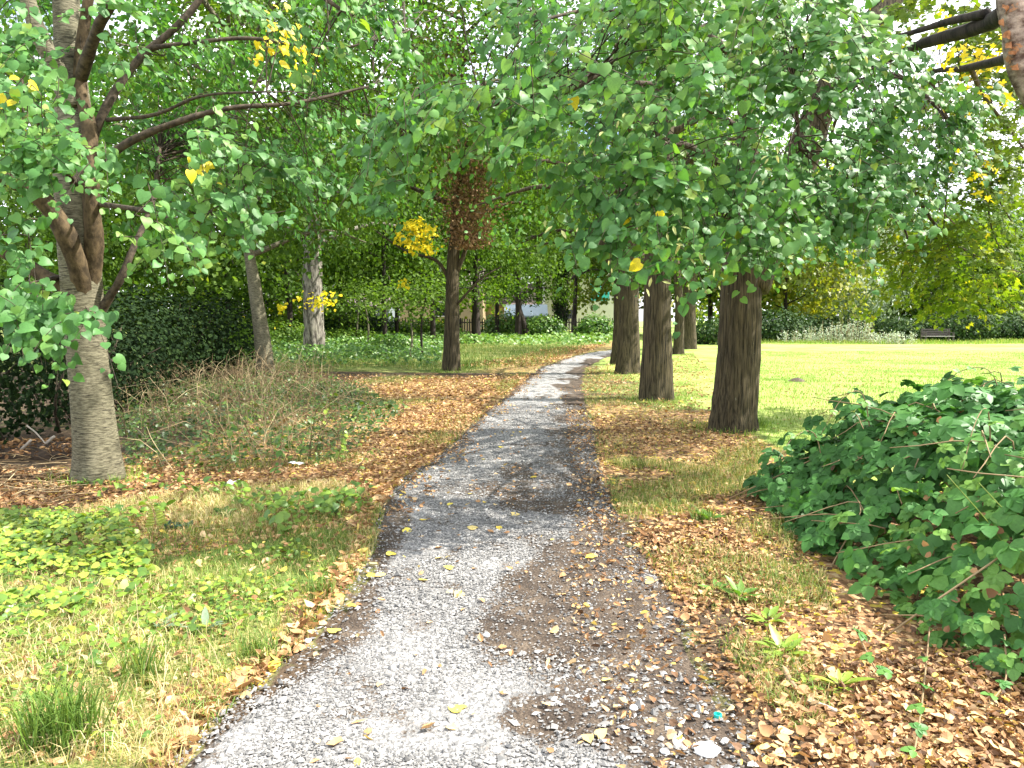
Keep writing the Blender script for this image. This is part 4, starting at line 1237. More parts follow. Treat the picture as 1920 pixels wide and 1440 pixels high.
M_WALLB = plain('tan_render', (0.33, 0.25, 0.14), 0.9, 0.08, 1.5)
M_WALLG = plain('blue_grey_board', (0.16, 0.19, 0.21), 0.8, 0.1, 3)
M_WALLW = plain('pale_render', (0.62, 0.60, 0.56), 0.9, 0.05, 1.5)
M_ROOFP = plain('pale_blue_sheet_roof', (0.36, 0.44, 0.50), 0.5, 0.08, 2)
M_ROOFD = plain('dark_tile_roof', (0.14, 0.11, 0.10), 0.9, 0.2, 6)
M_TURQ = plain('turquoise_cladding', (0.05, 0.52, 0.58), 0.6, 0.08, 2)
M_GLASS = plain('dark_window_glass', (0.02, 0.022, 0.025), 0.15, 0.1)


def gable(c, sx, sy, hw, hr, axis=0):
    """box with a gable roof volume: returns walls, roof"""
    x, y = sx / 2, sy / 2
    w_ = MB()
    if axis == 0:
        V = [(-x, -y, 0), (x, -y, 0), (x, y, 0), (-x, y, 0), (-x, -y, hw), (x, -y, hw), (x, y, hw), (-x, y, hw), (-x, 0, hw + hr), (x, 0, hw + hr)]
        w_.add(np.array(V) + c, [np.array([[0, 1, 5, 4], [2, 3, 7, 6]]), np.array([[1, 2, 6], [1, 6, 9], [1, 9, 5], [3, 0, 4], [3, 4, 8], [3, 8, 7]])])
        e = 0.25
        V = [(-x - e, -y - e, hw - e * hr / y), (x + e, -y - e, hw - e * hr / y), (x + e, 0, hw + hr + .02), (-x - e, 0, hw + hr + .02), (x + e, y + e, hw - e * hr / y), (-x - e, y + e, hw - e * hr / y)]
        V = np.array(V)
        r_ = MB().add(np.vstack([V, V + np.array([0, 0, 0.14])]) + c, np.array([[0, 1, 2, 3], [3, 2, 4, 5], [6, 7, 8, 9], [9, 8, 10, 11], [0, 1, 7, 6], [4, 5, 11, 10]]))
    else:
        V = [(-x, -y, 0), (x, -y, 0), (x, y, 0), (-x, y, 0), (-x, -y, hw), (x, -y, hw), (x, y, hw), (-x, y, hw), (0, -y, hw + hr), (0, y, hw + hr)]
        w_.add(np.array(V) + c, [np.array([[1, 2, 6, 5], [3, 0, 4, 7]]), np.array([[0, 1, 5], [0, 5, 8], [0, 8, 4], [2, 3, 7], [2, 7, 9], [2, 9, 6]])])
        e = 0.25
        V = np.array([(-x - e, -y - e, hw - e * hr / x), (0, -y - e, hw + hr + .02), (0, y + e, hw + hr + .02), (-x - e, y + e, hw - e * hr / x), (x + e, -y - e, hw - e * hr / x), (x + e, y + e, hw - e * hr / x)])
        r_ = MB().add(np.vstack([V, V + np.array([0, 0, 0.14])]) + c, np.array([[0, 1, 2, 3], [1, 4, 5, 2], [6, 7, 8, 9], [7, 10, 11, 8], [0, 1, 7, 6], [1, 4, 10, 7]]))
    return w_, r_


def building(name, label, px, Y, sx, sy, hw, hr, wall, roof, axis, wins=(), z=0.0):
    c = np.array([(px - 960) * Y / FPX, Y, z])
    root = thing(name, label, 'building', c)
    w_, r_ = gable(c, sx, sy, hw, hr, axis)
    part('wall', w_, wall, root, False)
    part('roof', r_, roof, root, False)
    for (wx, wz, ww, wh) in wins:
        fr = MB()
        for dx, dz, a, b_ in ((0, wh / 2, ww + .16, .08), (0, -wh / 2, ww + .16, .08), (-ww / 2, 0, .08, wh), (ww / 2, 0, .08, wh)):
            fr.add(*box(c + np.array([wx + dx, -sy / 2 - 0.03, wz + dz]), (a, 0.1, b_)))
        f = part('window', fr, M_WALLW, root, False)
        part('pane', MB().add(*box(c + np.array([wx, -sy / 2 - 0.008, wz]), (ww, 0.03, wh))), M_GLASS, f, False)
    return root


building('garden_shed', 'grey shed with a pale blue sheet roof behind the picket fence', 986, 66, 3.2, 2.6, 1.75, 0.8, M_WALLG, M_ROOFP, 0, ((-0.6, 1.35, 0.4, 0.3),))
building('house', 'tan rendered house with dark windows behind the left end of the fence', 790, 78, 13, 8, 4.2, 2.6, M_WALLB, M_ROOFD, 0, ((-2.6, 2.4, 2.0, 1.9), (2.6, 2.4, 1.6, 1.4)))
building('outbuilding', 'blue grey boarded outbuilding between the saplings behind the fence', 700, 68, 3.4, 3.5, 2.6, 1.0, M_WALLG, M_ROOFD, 0, ((0.3, 1.7, 0.7, 0.8),))
building('house', 'tan gabled house partly hidden behind the shed', 925, 86, 9, 7, 3.0, 2.2, M_WALLB, M_ROOFD, 0, ((-1.5, 1.9, 1.0, 1.1), (1.8, 1.9, 1.0, 1.1)))
hw_ = building('house', 'pale house with a turquoise panel seen through the gap right of the ivy-clad tree', 1090, 100, 10, 8, 6.6, 2.5, M_WALLW, M_ROOFP, 1, ((-2.0, 2.0, 1.2, 1.2),))
cH = np.array([(1090 - 960) * 100 / FPX, 100, 0.0])
part('panel', MB().add(*box(cH + np.array([1.9, -4.05, 5.2]), (2.4, 0.1, 3.0))), M_TURQ, hw_, False)

# ---------------------------------------------------------------- bramble thicket, lower right
def bram_h(x, y):
    h = 0.92 * ss(1.72 + 0.10 * (y - 4) ** 2 * (y < 4.6) * 0 + 0.06 * np.abs(y - 4.6), 3.1, x)
    h = h * ss(2.55, 3.7, y + 0.12 * (x - 2)) * (1 - ss(6.4, 7.3, y)) * (0.72 + 0.3 * vn(x, y, 1.3, 23) + 0.28 * vn(x, y, 3.5, 22))
    return h


def bramble_pts(n, dep=0.3):
    p = np.zeros((n * 5, 3))
    p[:, 0], p[:, 1] = rng.uniform(1.6, 5.0, n * 5), rng.uniform(2.6, 7.3, n * 5)
    h = bram_h(p[:, 0], p[:, 1])
    k = h > 0.10
    p, h = p[k][:n], h[k][:n]
    e = 0.05
    gxx = (bram_h(p[:, 0] + e, p[:, 1]) - bram_h(p[:, 0] - e, p[:, 1])) / (2 * e)
    gyy = (bram_h(p[:, 0], p[:, 1] + e) - bram_h(p[:, 0], p[:, 1] - e)) / (2 * e)
    N = nrm(np.stack([-gxx, -gyy, np.ones(len(p))], 1))
    p[:, 2] = hz(p[:, 0], p[:, 1]) + h
    p = p - N * dep * rng.random((len(p), 1)) ** 1.4
    p[:, 2] = np.maximum(p[:, 2], hz(p[:, 0], p[:, 1]) + 0.02)
    return p, N


def compound(k, w=0.40):
    v, f = [], []
    n = 0
    angs = {3: (0, 72, -72), 5: (0, 55, -55, 110, -110)}[k]
    for a in angs:
        tv, tf = oval(0.25, 0.2, w)
        s = 1.0 if a == 0 else 0.85
        tv = tv * s
        ca, sa = math.cos(R(-a)), math.sin(R(-a))
        tv = np.stack([tv[:, 0] * ca - tv[:, 1] * sa, tv[:, 0] * sa + tv[:, 1] * ca + (0.12 if a == 0 else 0), tv[:, 2] + 0.03 * (a != 0)], 1)
        v.append(tv)
        f.append(tf[0] + n)
        n += len(tv)
    return np.concatenate(v), [np.concatenate(f)]


COMP = [compound(3), compound(5, 0.38), compound(3, 0.45)]
root = thing('bramble_thicket', 'mound of dark green brambles and ivy spilling onto the fallen leaves', 'bramble', on_ground(np.array([3.3, 4.8, 0])))
C, Nn = bramble_pts(5000)
C = C + Nn * np.where(rng.random(len(C)) < .25, .16 * rng.random(len(C)), 0)[:, None]
N = Nn * 0.8 + np.array([-0.15, -0.3, 0.5]) + rnd(len(C), 3) * 0.35
T = rnd(len(C), 3) * 0.7 + np.array([-0.2, -0.3, -0.5])
S = 0.095 * rng.uniform(0.5, 1.4, len(C))
small = (C[:, 1] < 4.6) & (rng.random(len(C)) < 0.6)
S[small] *= 0.55
ti = np.clip(0.75 * rng.beta(2, 3, len(C)) + 0.25 * small + 0.42 * ss(5.0, 3.7, C[:, 1]) * rng.random(len(C)) + 0.1 * (rng.random(len(C)) < 0.015) * 5, 0, 1)
ti = np.where(rng.random(len(C)) < .985, np.minimum(ti, .86), ti)
d = np.linalg.norm(C - np.array([0, 0, CAMZ]), axis=1)
sc = S ** 2 / d ** 2 * rng.uniform(0.5, 1.5, len(C))
ppx, ppy = proj(C)
sc[(ppx > 1915) | (ppy > 1435)] = 0
top = np.argsort(-sc)[:300]
rest = np.ones(len(C), bool)
rest[top] = False
BR_MESHES = tint_meshes('bramble_leaf', COMP, M_BRAM, 9, 0, 0.9)
leaf_objects(root, BR_MESHES, C[top], N[top], T[top], S[top], pick=np.clip((ti[top] * 9).astype(int), 0, 8))
fo = MB()
hv = rng.integers(0, 3, len(C))
for q in range(3):
    s = rest & (hv == q)
    put(fo, COMP[q], C[s], N[s], T[s], S[s], ti[s])
part('foliage', fo, M_BRAM, root, kind='stuff')
cn = MB()
for k in range(90):
    c, nn = bramble_pts(1, 0.05)
    g = on_ground(np.array([c[0, 0] + rng.normal() * 0.4 + 0.3, c[0, 1] + rng.normal() * 0.4, 0]))
    e = c[0] + np.array([-0.35 * rng.random(), rng.normal() * 0.35, rng.uniform(-.15, .15)])
    e[2] = max(e[2], 0.05)
    cn.add(*tube(spline([g, c[0] + np.array([0.1, 0, 0.05]), e], 9), np.linspace(0.006, 0.003, 9), 5), 0.3 * rng.random() + .3)
lc, ln, lt_ = [], [], []
for k in range(16):
    c, nn = bramble_pts(1, 0.02)
    g = c[0] - np.array([0, 0, .15])
    d = nrm(np.array([-.5 + .6 * rng.normal(), rng.normal() * .6, 0]))
    hgt = rng.uniform(.10, .26)
    p = spline([g, g + np.array([0, 0, .15 + hgt]) + d * .12, g + np.array([0, 0, .15 + hgt * .9]) + d * .34, g + np.array([0, 0, .02 + hgt * .3]) + d * .55], 16)
    cn.add(*tube(p, np.linspace(.005, .002, 16), 5), .3 * rng.random() + .3)
    for i in range(4, 16, 2):
        lc.append(p[i]); ln.append(np.array([0, -.3, .9]) + rnd(3) * .3); lt_.append(nrm(np.cross(d, [0, 0, 1.0])) * (1 if i % 4 else -1) + d * .4 + rnd(3) * .2)
am = MB()
put(am, COMP[0], np.array(lc), np.array(ln), np.array(lt_), .06 * uni(.6, 1.2, len(lc)), uni(.3, .85, len(lc)))
part('shoots', am, M_BRAM, root, kind='stuff')
part('canes', cn, M_STRAW, root, kind='stuff')
dl = MB()
C, Nn = bramble_pts(700, 0.5)
put(dl, MID, C, Nn + rnd(len(C), 3) * .6, rnd(len(C), 3), 0.05 * rng.uniform(.6, 1.2, len(C)), rng.random(len(C)) * .7)
part('withered_leaves', dl, M_LITTER, root, kind='stuff')

# trailing bramble shoots over the litter
for lab, pts in (('bramble shoot trailing down from the thicket over brown leaves', [(1745, 1180), (1735, 1270), (1725, 1360), (1712, 1440)]), ('short bramble shoot at the right edge below the thicket', [(1880, 1250), (1885, 1290), (1860, 1335)]), ('low bramble spray at the front corner of the thicket', [(1600, 1230), (1640, 1270), (1665, 1290)])):
    W = [on_ground(G(*q)) + np.array([0, 0, 0.06 + 0.10 * (i == 0)]) for i, q in enumerate(pts)]
    root = thing('bramble_shoot', lab, 'shoot', on_ground(W[-1]))
    p = spline(W, 24)
    part('stem', MB().add(*tube(p, 0.004, 5), 0.4), M_STRAW, root)
    idx = np.linspace(3, 23, 4 if len(pts) < 4 else 6).astype(int)
    n = len(idx)
    sd = np.where(np.arange(n) % 2 == 0, 1, -1)[:, None]
    leaf_objects(root, [BR_MESHES[4], BR_MESHES[6]], p[idx] + np.array([0, 0, 0.02]), np.array([0, -.15, 1.0]) + rnd(n, 3) * .2, np.array([[1.0, -0.2, 0]]) * sd + rnd(n, 3) * .2, 0.05 * rng.uniform(.8, 1.2, n))


# ---------------------------------------------------------------- grass and ground cover
def blades(mb, P0, h, w, lean, tint):
    n = len(P0)
    a = rng.uniform(0, 2 * np.pi, n)
    d = np.stack([np.cos(a), np.sin(a), 0 * a], 1)
    b_ = rng.uniform(0, 2 * np.pi, n)
    s = np.stack([np.cos(b_), np.sin(b_), 0 * b_], 1) * (w / 2)[:, None]
    up = np.array([0, 0, 1.0])
    m_ = P0 + up * (h * 0.6)[:, None] + d * (h * lean * 0.3)[:, None]
    t = P0 + up * (h * (1 - 0.35 * lean))[:, None] + d * (h * lean)[:, None]
    V = np.stack([P0 - s, P0 + s, m_ + s * 0.7, m_ - s * 0.7, t], 1)
    off = (np.arange(n) * 5)[:, None, None]
    mb.add(V.reshape(-1, 3), [(np.array([[0, 1, 2, 3]])[None] + off).reshape(-1, 4), (np.array([[3, 2, 4]])[None] + off).reshape(-1, 3)], np.repeat(tint, 5))


LEFT_FRONT = [(-60, 1440), (330, 1445), (430, 1325), (540, 1235), (620, 1150), (700, 1035), (722, 960), (640, 905), (430, 915), (250, 930), (-60, 990)]
gm = MB()
p = ground_pts(LEFT_FRONT, 34000, lambda x, y: 0.25 + 0.75 * vn(x, y, 1.8, 31))
n = len(p)
pz = vn(p[:, 0], p[:, 1], 1.1, 32)
blades(gm, p, uni(.02, .085, n) * (0.6 + pz), uni(.003, .006, n), uni(.3, 1.3, n), np.clip(uni(0.1, 1, n) * 0.75 + 0.7 * (pz - 0.3), 0, 1))
p = ground_pts([(1250, 1100), (1150, 960), (1130, 860), (1330, 840), (1420, 830), (1480, 1000), (1560, 1100)], 11000, lambda x, y: ss(.35, .7, vn(x, y, 1.6, 33)))
n = len(p)
blades(gm, p, uni(.03, .12, n), uni(.003, .006, n), uni(.2, 1.0, n), uni(.1, .95, n))
p = ground_pts([(1120, 860), (1090, 720), (1100, 690), (1300, 660), (1340, 830)], 13000, lambda x, y: ss(.35, .7, vn(x, y, 1.0, 34)))
n = len(p)
blades(gm, p, uni(.03, .09, n), uni(.004, .008, n), uni(.2, 1.0, n), uni(.1, .9, n))
p = ground_pts([(430, 700), (720, 690), (830, 700), (1000, 690), (1060, 668), (1100, 650), (700, 645), (300, 690)], 14000)
n = len(p)
blades(gm, p, uni(.08, .28, n), uni(.008, .016, n), uni(.2, 1.0, n), uni(0, .75, n))
p = ground_pts([(640, 905), (430, 905), (260, 880), (640, 850), (760, 770), (640, 712), (830, 705), (990, 700), (925, 765), (835, 842)], 9000, lambda x, y: ss(.4, .75, vn(x, y, .9, 36)))
n = len(p)
blades(gm, p, uni(.03, .1, n), uni(.004, .009, n), uni(.2, 1.0, n), uni(.1, .95, n))
p = ground_pts([(1250, 1100), (1480, 1000), (1560, 1120), (1690, 1250), (1500, 1380), (1380, 1250)], 4500, lambda x, y: ss(.5, .75, vn(x, y, 2.0, 39)))
n = len(p)
blades(gm, p, uni(.02, .09, n), uni(.003, .006, n), uni(.3, 1.2, n), uni(.1, .9, n))
stuff('grass', gm, M_GRASS, 'patchy green and straw coloured grass beside the path')
lm = MB()
p = ground_pts([(1380, 830), (1420, 730), (1380, 660), (1950, 660), (1960, 760), (1720, 760), (1480, 800)], 42000, lambda x, y: np.clip(18 / y, 0, 1) ** 1.5)
n = len(p)
blades(lm, p, uni(.03, .07, n), uni(.005, .011, n), uni(.1, .8, n), np.clip(uni(0, .9, n) + .5 * (vn(p[:, 0], p[:, 1], .5, 35) - .5), 0, 1))
p = ground_pts([(1420, 870), (1380, 830), (1480, 800), (1720, 760), (1960, 760), (1960, 850), (1600, 880)], 9000)
n = len(p)
blades(lm, p, uni(.02, .06, n), uni(.004, .008, n), uni(.2, 1, n), np.clip(uni(0, .9, n) + .4 * (vn(p[:, 0], p[:, 1], .9, 38) - .5), 0, 1))
p = np.zeros((9000, 3))
p[:, 0], p[:, 1] = uni(10, 36, 9000), uni(45.5, 49.5, 9000)
p = on_ground(p)
blades(lm, p, uni(.05, .4, 9000) * (.3 + vn(p[:, 0], p[:, 1], .5, 37)), uni(.012, .025, 9000), uni(.2, .9, 9000), uni(.2, 1, 9000))
for c, r_ in ((bB, .42), (on_ground(G(1230, 750)), .42), (on_ground(G(1178, 702)), .45), (bA, .3), (on_ground(G(846, 697)), .38)):
    a, q = uni(0, 6.28, 260), r_ + np.abs(rnd(260)) * .12
    p = on_ground(np.stack([c[0] + q * np.cos(a), c[1] + q * np.sin(a), 0 * a], 1))
    blades(lm, p, uni(.03, .16, 260), uni(.004, .009, 260), uni(.2, 1, 260), uni(0, .9, 260))
stuff('lawn_grass', lm, M_LAWN, 'short sunlit grass of the lawn right of the trees')

# individual tufts
for lab, px, q, n, h in (('dense tuft of long bright grass at the lower left corner', 120, 1385, 300, .30), ('tuft of fine grass on the left path edge', 485, 1225, 110, .14), ('small tuft of grass where gravel meets the left verge', 385, 1340, 60, .08), ('loose tuft of tall seeding grass in the left verge', 265, 1270, 90, .22), ('grass tuft at the path edge beyond the first yellow leaves', 600, 1105, 90, .13), ('straggling grass tuft right of the path before the stout lime', 1320, 985, 70, .16), ('pale grass tuft at the foot of the stout lime', 1425, 800, 60, .16), ('tuft of tall grass at the foot of the forked lime', 880, 692, 80, .45)):
    g = on_ground(G(px, q))
    mb = MB()
    p = g + rnd(n, 3).clip(-1.7, 1.7) * np.array([.05, .045, 0]) * (1.5 if n > 200 else 1) * (1 + 3 * (h > .4))
    blades(mb, on_ground(p), h * uni(.5, 1.15, n), uni(.004, .008, n) * (1 + (h > .4)), uni(.15, 1.0, n), uni(0, .5 if n > 200 else .62, n))
    solo('grass_tuft', mb, M_GRASS, lab, 'grass tuft')
# straw stalks standing in the left verge
mb = MB()
for px, q, dx, dy in ((300, 1390, -10, -150), (262, 1265, -8, -170), (235, 1262, -55, -95), (305, 1310, 6, -100), (170, 1290, -8, -100), (20, 1330, 30, -90), (340, 1310, 20, -70), (265, 1270, 25, -80), (410, 1240, -40, -60), (110, 1200, 30, -60), (200, 1380, -60, -60), (360, 1260, -12, -90)):
    g = on_ground(G(px, q))
    e = P(px + dx, q + dy, g[1] + rng.normal() * .08)
    mb.add(*tube(spline([g, (g + e) / 2 + rnd(3) * .015, e], 8), np.linspace(.0022, .0012, 8), 4), .8 + .2 * rng.random())
stuff('straw_stalks', mb, M_STRAW, 'thin bleached stalks standing in the left verge')

# bright low leafy cover on the sunlit left
cm = MB()
p = ground_pts([(-60, 985), (60, 960), (230, 985), (290, 1050), (270, 1120), (180, 1170), (-60, 1220)], 2900, lambda x, y: .1 + .9 * ss(.25, .7, vn(x, y, 2.4, 41)))
n = len(p)
put(cm, HEARTS[0], p + np.array([0, 0, .02]) + np.stack([0 * p[:, 0], 0 * p[:, 0], uni(0, .09, n)], 1), np.array([.1, -.2, 1.0]) + rnd(n, 3) * .35, rnd(n, 3) * np.array([1, 1, .2]), .034 * rng.lognormal(0, .35, n).clip(.4, 1.7), rng.random(n))
p = ground_pts([(180, 915), (420, 900), (700, 920), (690, 1000), (560, 1010), (300, 990), (170, 975)], 380, lambda x, y: ss(.4, .8, vn(x, y, 2.6, 42)))
n = len(p)
put(cm, HEARTS[1], p + np.array([0, 0, .03]) + np.stack([0 * p[:, 0], 0 * p[:, 0], uni(0, .12, n)], 1), np.array([.1, -.3, 1.0]) + rnd(n, 3) * .4, rnd(n, 3) * np.array([1, 1, .2]), .06 * uni(.4, 1.3, n), rng.random(n) * .55)
p = ground_pts([(-60, 1230), (200, 1180), (330, 1060), (560, 1020), (640, 1090), (450, 1250), (300, 1400), (-60, 1430)], 1000, lambda x, y: ss(.35, .75, vn(x, y, 1.9, 43)))
n = len(p)
put(cm, OVAL, p + np.array([0, 0, .015]) + np.stack([0 * p[:, 0], 0 * p[:, 0], uni(0, .05, n)], 1), np.array([.0, -.2, 1.0]) + rnd(n, 3) * .4, rnd(n, 3) * np.array([1, 1, .2]), .034 * rng.lognormal(0, .35, n).clip(.4, 1.7), rng.random(n) * .9)
stuff('ground_cover', cm, M_COVER, 'low leafy plants carpeting the sunlit left verge')

# nettle bed and undergrowth left of the path
nm = MB()
p = ground_pts([(330, 705), (440, 690), (560, 700), (700, 690), (830, 690), (830, 655), (600, 650), (330, 655)], 9000)
n = len(p)
hh = uni(.05, .6, n) * (0.6 + .8 * vn(p[:, 0], p[:, 1], .6, 44))
put(nm, MID, p + np.stack([0 * hh, 0 * hh, hh], 1), np.array([.1, -.35, .9]) + rnd(n, 3) * .45, rnd(n, 3) * np.array([1, 1, .5]), .12 * uni(.6, 1.3, n), rng.random(n) * .8)
p = ground_pts([(620, 650), (1140, 648), (1150, 636), (620, 634)], 5000)
n = len(p)
hh = uni(.02, .55, n) * (0.4 + vn(p[:, 0], p[:, 1], .5, 45))
put(nm, LOW, p + np.stack([0 * hh, 0 * hh, hh], 1), np.array([.1, -.35, .9]) + rnd(n, 3) * .45, rnd(n, 3) * np.array([1, 1, .5]), .22 * uni(.6, 1.3, n), rng.random(n) * .5 + .4)
stuff('undergrowth', nm, M_WEED, 'green nettles and weeds under the trees left of the path')

UG = [(215, 745), (330, 705), (600, 712), (700, 740), (760, 775), (690, 820), (640, 862), (420, 885), (235, 880)]
um, sm = MB(), MB()
p = ground_pts(UG, 1100, lambda x, y: ss(.3, .7, vn(x, y, .9, 48)) + .1)
n = len(p)
h = uni(.2, 1.1, n) * (.25 + .65 * vn(p[:, 0], p[:, 1], .9, 48))
a = rnd(n, 3) * np.array([.26, .2, 0])
A = np.stack([p, p + np.stack([0 * h, 0 * h, h * .55], 1) + a * .3, p + np.stack([0 * h, 0 * h, h * .95], 1) + a, p + np.stack([0 * h, 0 * h, h * (1.1 - .3 * (np.abs(a[:, 0]) > .15))], 1) + a * 1.9], 1)
twig_tubes(um, A, .005, .002)
stuff('dry_stalks', um, M_STRAW, 'brown withered stalks in the shaded thicket left of the path')
p = ground_pts(UG, 16000)
n = len(p)
hh = uni(.02, 1, n) ** 1.6 * (.06 + .34 * vn(p[:, 0], p[:, 1], .9, 48))
put(sm, MID, p + np.stack([0 * hh, 0 * hh, hh], 1), np.array([.1, -.35, .9]) + rnd(n, 3) * .5, rnd(n, 3) * np.array([1, 1, .7]), np.where(rng.random(n) < .12, .085, .04) * uni(.5, 1.4, n), np.clip(rng.random(n) ** 1.3 * .7 + .5 * (vn(p[:, 0], p[:, 1], 1.2, 47) - .3), 0, 1))
stuff('thicket_leaves', sm, leaf_mat('thicket_leaf', [(0, (.03, .065, .01)), (.5, (.07, .14, .02)), (.72, (.15, .22, .03)), (.82, (.17, .10, .04)), (1, (.32, .2, .08))], .3), 'dull green and brown leaves in the shaded thicket')


def stalk_plant(name, label, px, q, top, lean, n, size, mat, cat='weed', tl=0.5, group=None):
    g = on_ground(G(px, q))
    e = P(px + lean, top, g[1])
    root = thing(name, label, cat, g, group)
    p = spline([g, g + (e - g) * .5 + rnd(3) * .03, e], 20)
    part('stem', MB().add(*tube(p, np.linspace(.0055, .0025, 20) * max(1, g[1] / 9), 5), tl), M_STRAW, root)
    if n:
        t = uni(.2, 1, n)
        i = (t * 19).astype(int)
        a = uni(0, 6.28, n)
        d = np.stack([np.cos(a), np.sin(a), 0 * a - .1], 1)
        me = [MB().add(OVAL[0], OVAL[1], .35).mesh('weed_leaf', mat), MB().add(OVAL[0], OVAL[1], .7).mesh('weed_leaf', mat)]
        leaf_objects(root, me, p[i] + d * .01, np.array([0, -.4, .8]) + d * .3 + rnd(n, 3) * .2, d, size * uni(.6, 1.2, n))
    return root


stalk_plant('tall_weed', 'tall bleached weed stalk standing left in the shaded thicket', 408, 860, 760, -28, 7, .06, M_WEED)
stalk_plant('tall_weed', 'tall pale stalk with one big green leaf near its middle', 438, 872, 735, -14, 9, .09, M_WEED, tl=.8)
stalk_plant('tall_weed', 'pale stalk arching right near the path side of the thicket', 590, 845, 715, 30, 12, .06, M_COVER)
stalk_plant('tall_weed', 'leafy light green weed at the thicket edge by the sunlit leaves', 632, 865, 800, 14, 18, .07, M_COVER, tl=.3)
stalk_plant('tall_weed', 'leaning green weed standing alone on brown leaves before the path', 662, 890, 838, 36, 14, .05, M_COVER, tl=.3)
stalk_plant('tall_weed', 'bushy green weed at the middle of the thicket front', 505, 905, 800, 25, 20, .07, M_WEED, tl=.3)
stalk_plant('tall_weed', 'thin bent stalk close to the right side of the near lime trunk', 325, 880, 800, -50, 3, .05, M_WEED, tl=.9)


# leaf rosettes
def rosette(label, px, q, n, L, mat, tint, up=.5, w=.22):
    g = on_ground(G(px, q))
    root = thing('broad_leaf_weed', label, 'weed', g)
    a = np.arange(n) * 2.4 + rng.random()
    d = np.stack([np.cos(a), np.sin(a), 0 * a + up], 1) + rnd(n, 3) * .15
    n, L, w = n + (4 if n > 6 else 1), L * .78, w * .8
    a = np.arange(n) * 2.4 + rng.random()
    d = np.stack([np.cos(a), np.sin(a), 0 * a + up], 1) + rnd(n, 3) * .28
    me = [MB().add(*oval(.35, .25, w), tint).mesh('weed_leaf', mat), MB().add(*oval(.15, .2, w), tint + .2).mesh('weed_leaf', mat)]
    leaf_objects(root, me, np.tile(g, (n, 1)) + np.array([0, 0, .01]) + d * .02, np.array([0, 0, 1.0]) - d * .4 + rnd(n, 3) * .1, d, L * uni(.6, 1.1, n))
    return root


rosette('bright green dandelion rosette nearest the gravel, right side', 1470, 1225, 11, .17, M_COVER, .45)
rosette('light green rosette in the litter just above the bright one', 1440, 1165, 9, .14, M_COVER, .35)
rosette('upright rosette of long leaves farthest up the right litter', 1390, 1120, 9, .15, M_WEED, .5, .8)
rosette('small rosette beside the trodden soil at the right path edge', 1345, 1105, 7, .12, M_WEED, .4)
rosette('pale yellow green rosette by the grey stick', 1575, 1290, 7, .14, M_COVER, .6, .8)
rosette('small green sprout left of the grey stick', 1510, 1290, 6, .08, M_COVER, .5, .6)
rosette('green rosette in grass before the bramble mound', 1330, 985, 8, .15, M_WEED, .4, 1.0)
rosette('dark bluish dock leaves in the straw of the left verge', 385, 1185, 6, .15, M_WILLOW, .0, .8, .2)
rosette('grey green dock leaf lying left of the other dock leaves', 300, 1180, 3, .14, M_WILLOW, .0, .5, .25)
rosette('broad green plantain in the lower left verge', 60, 1200, 6, .15, M_COVER, .2, .6, .35)
rosette('broad leaved plant below the plantain at the left edge', 85, 1245, 6, .11, M_WEED, .5, .5, .4)
rosette('dark leafy sprout at the foot of the near lime', 150, 905, 8, .13, M_WEED, .2, 1.0, .35)
rosette('dark ivy like sprout left of the drain grate', 215, 965, 9, .13, M_WEED, .15, .9, .45)
rosette('sprout right of the drain grate', 420, 965, 8, .13, M_WEED, .1, .8, .4)
# fern frond
g = on_ground(G(293, 990))
root = thing('fern', 'small yellow green fern frond standing left of the drain grate', 'fern', g)
fp = spline([g, g + np.array([-.01, 0, .12]), g + np.array([-.02, -.03, .22])], 12)
part('stem', MB().add(*tube(fp, .003, 4), .5), M_STRAW, root)
n = 22
i = np.repeat(np.arange(1, 12), 2)
sd = np.tile([1.0, -1.0], 11)[:, None]
leaf_objects(root, [MB().add(NARROW[0], NARROW[1], .85).mesh('leaflet', M_COVER)], fp[i], np.tile([0, -1.0, .5], (n, 1)), np.array([[1.0, 0, .25]]) * sd * 1.0 + np.array([0, 0, .2]), .085 * (1.15 - np.arange(n) / n), name='leaflet')

# long pale grass arching over the brambles
for lab, pts in (('longest pale grass blade arching down across the brambles', [(1775, 890), (1850, 985), (1900, 1070), (1925, 1120)]), ('pale grass blade beside the longest one', [(1835, 905), (1880, 960), (1930, 1010)]), ('bent straw blade low in the brambles', [(1780, 1160), (1850, 1130), (1925, 1110)]), ('thin grass blade upright at the right edge', [(1915, 1060), (1912, 990), (1905, 930)])):
    mb = MB()
    w0 = [P(a, b_, 3.9) + np.array([0, -.05 * i, 0]) for i, (a, b_) in enumerate(pts)]
    g = on_ground(w0[-1] + np.array([.35, .0, 0]))
    p = spline(w0 + [np.array([g[0], g[1], g[2] + .3]), g], 26)
    mb.add(*tube(p, np.linspace(.002, .006, 26), 4, True, np.tile([1.0, .35, 1.0, .35], (26, 1))), .55 if 'straw' not in lab else .8)
    solo('arching_grass', mb, M_GRASS, lab, 'grass')

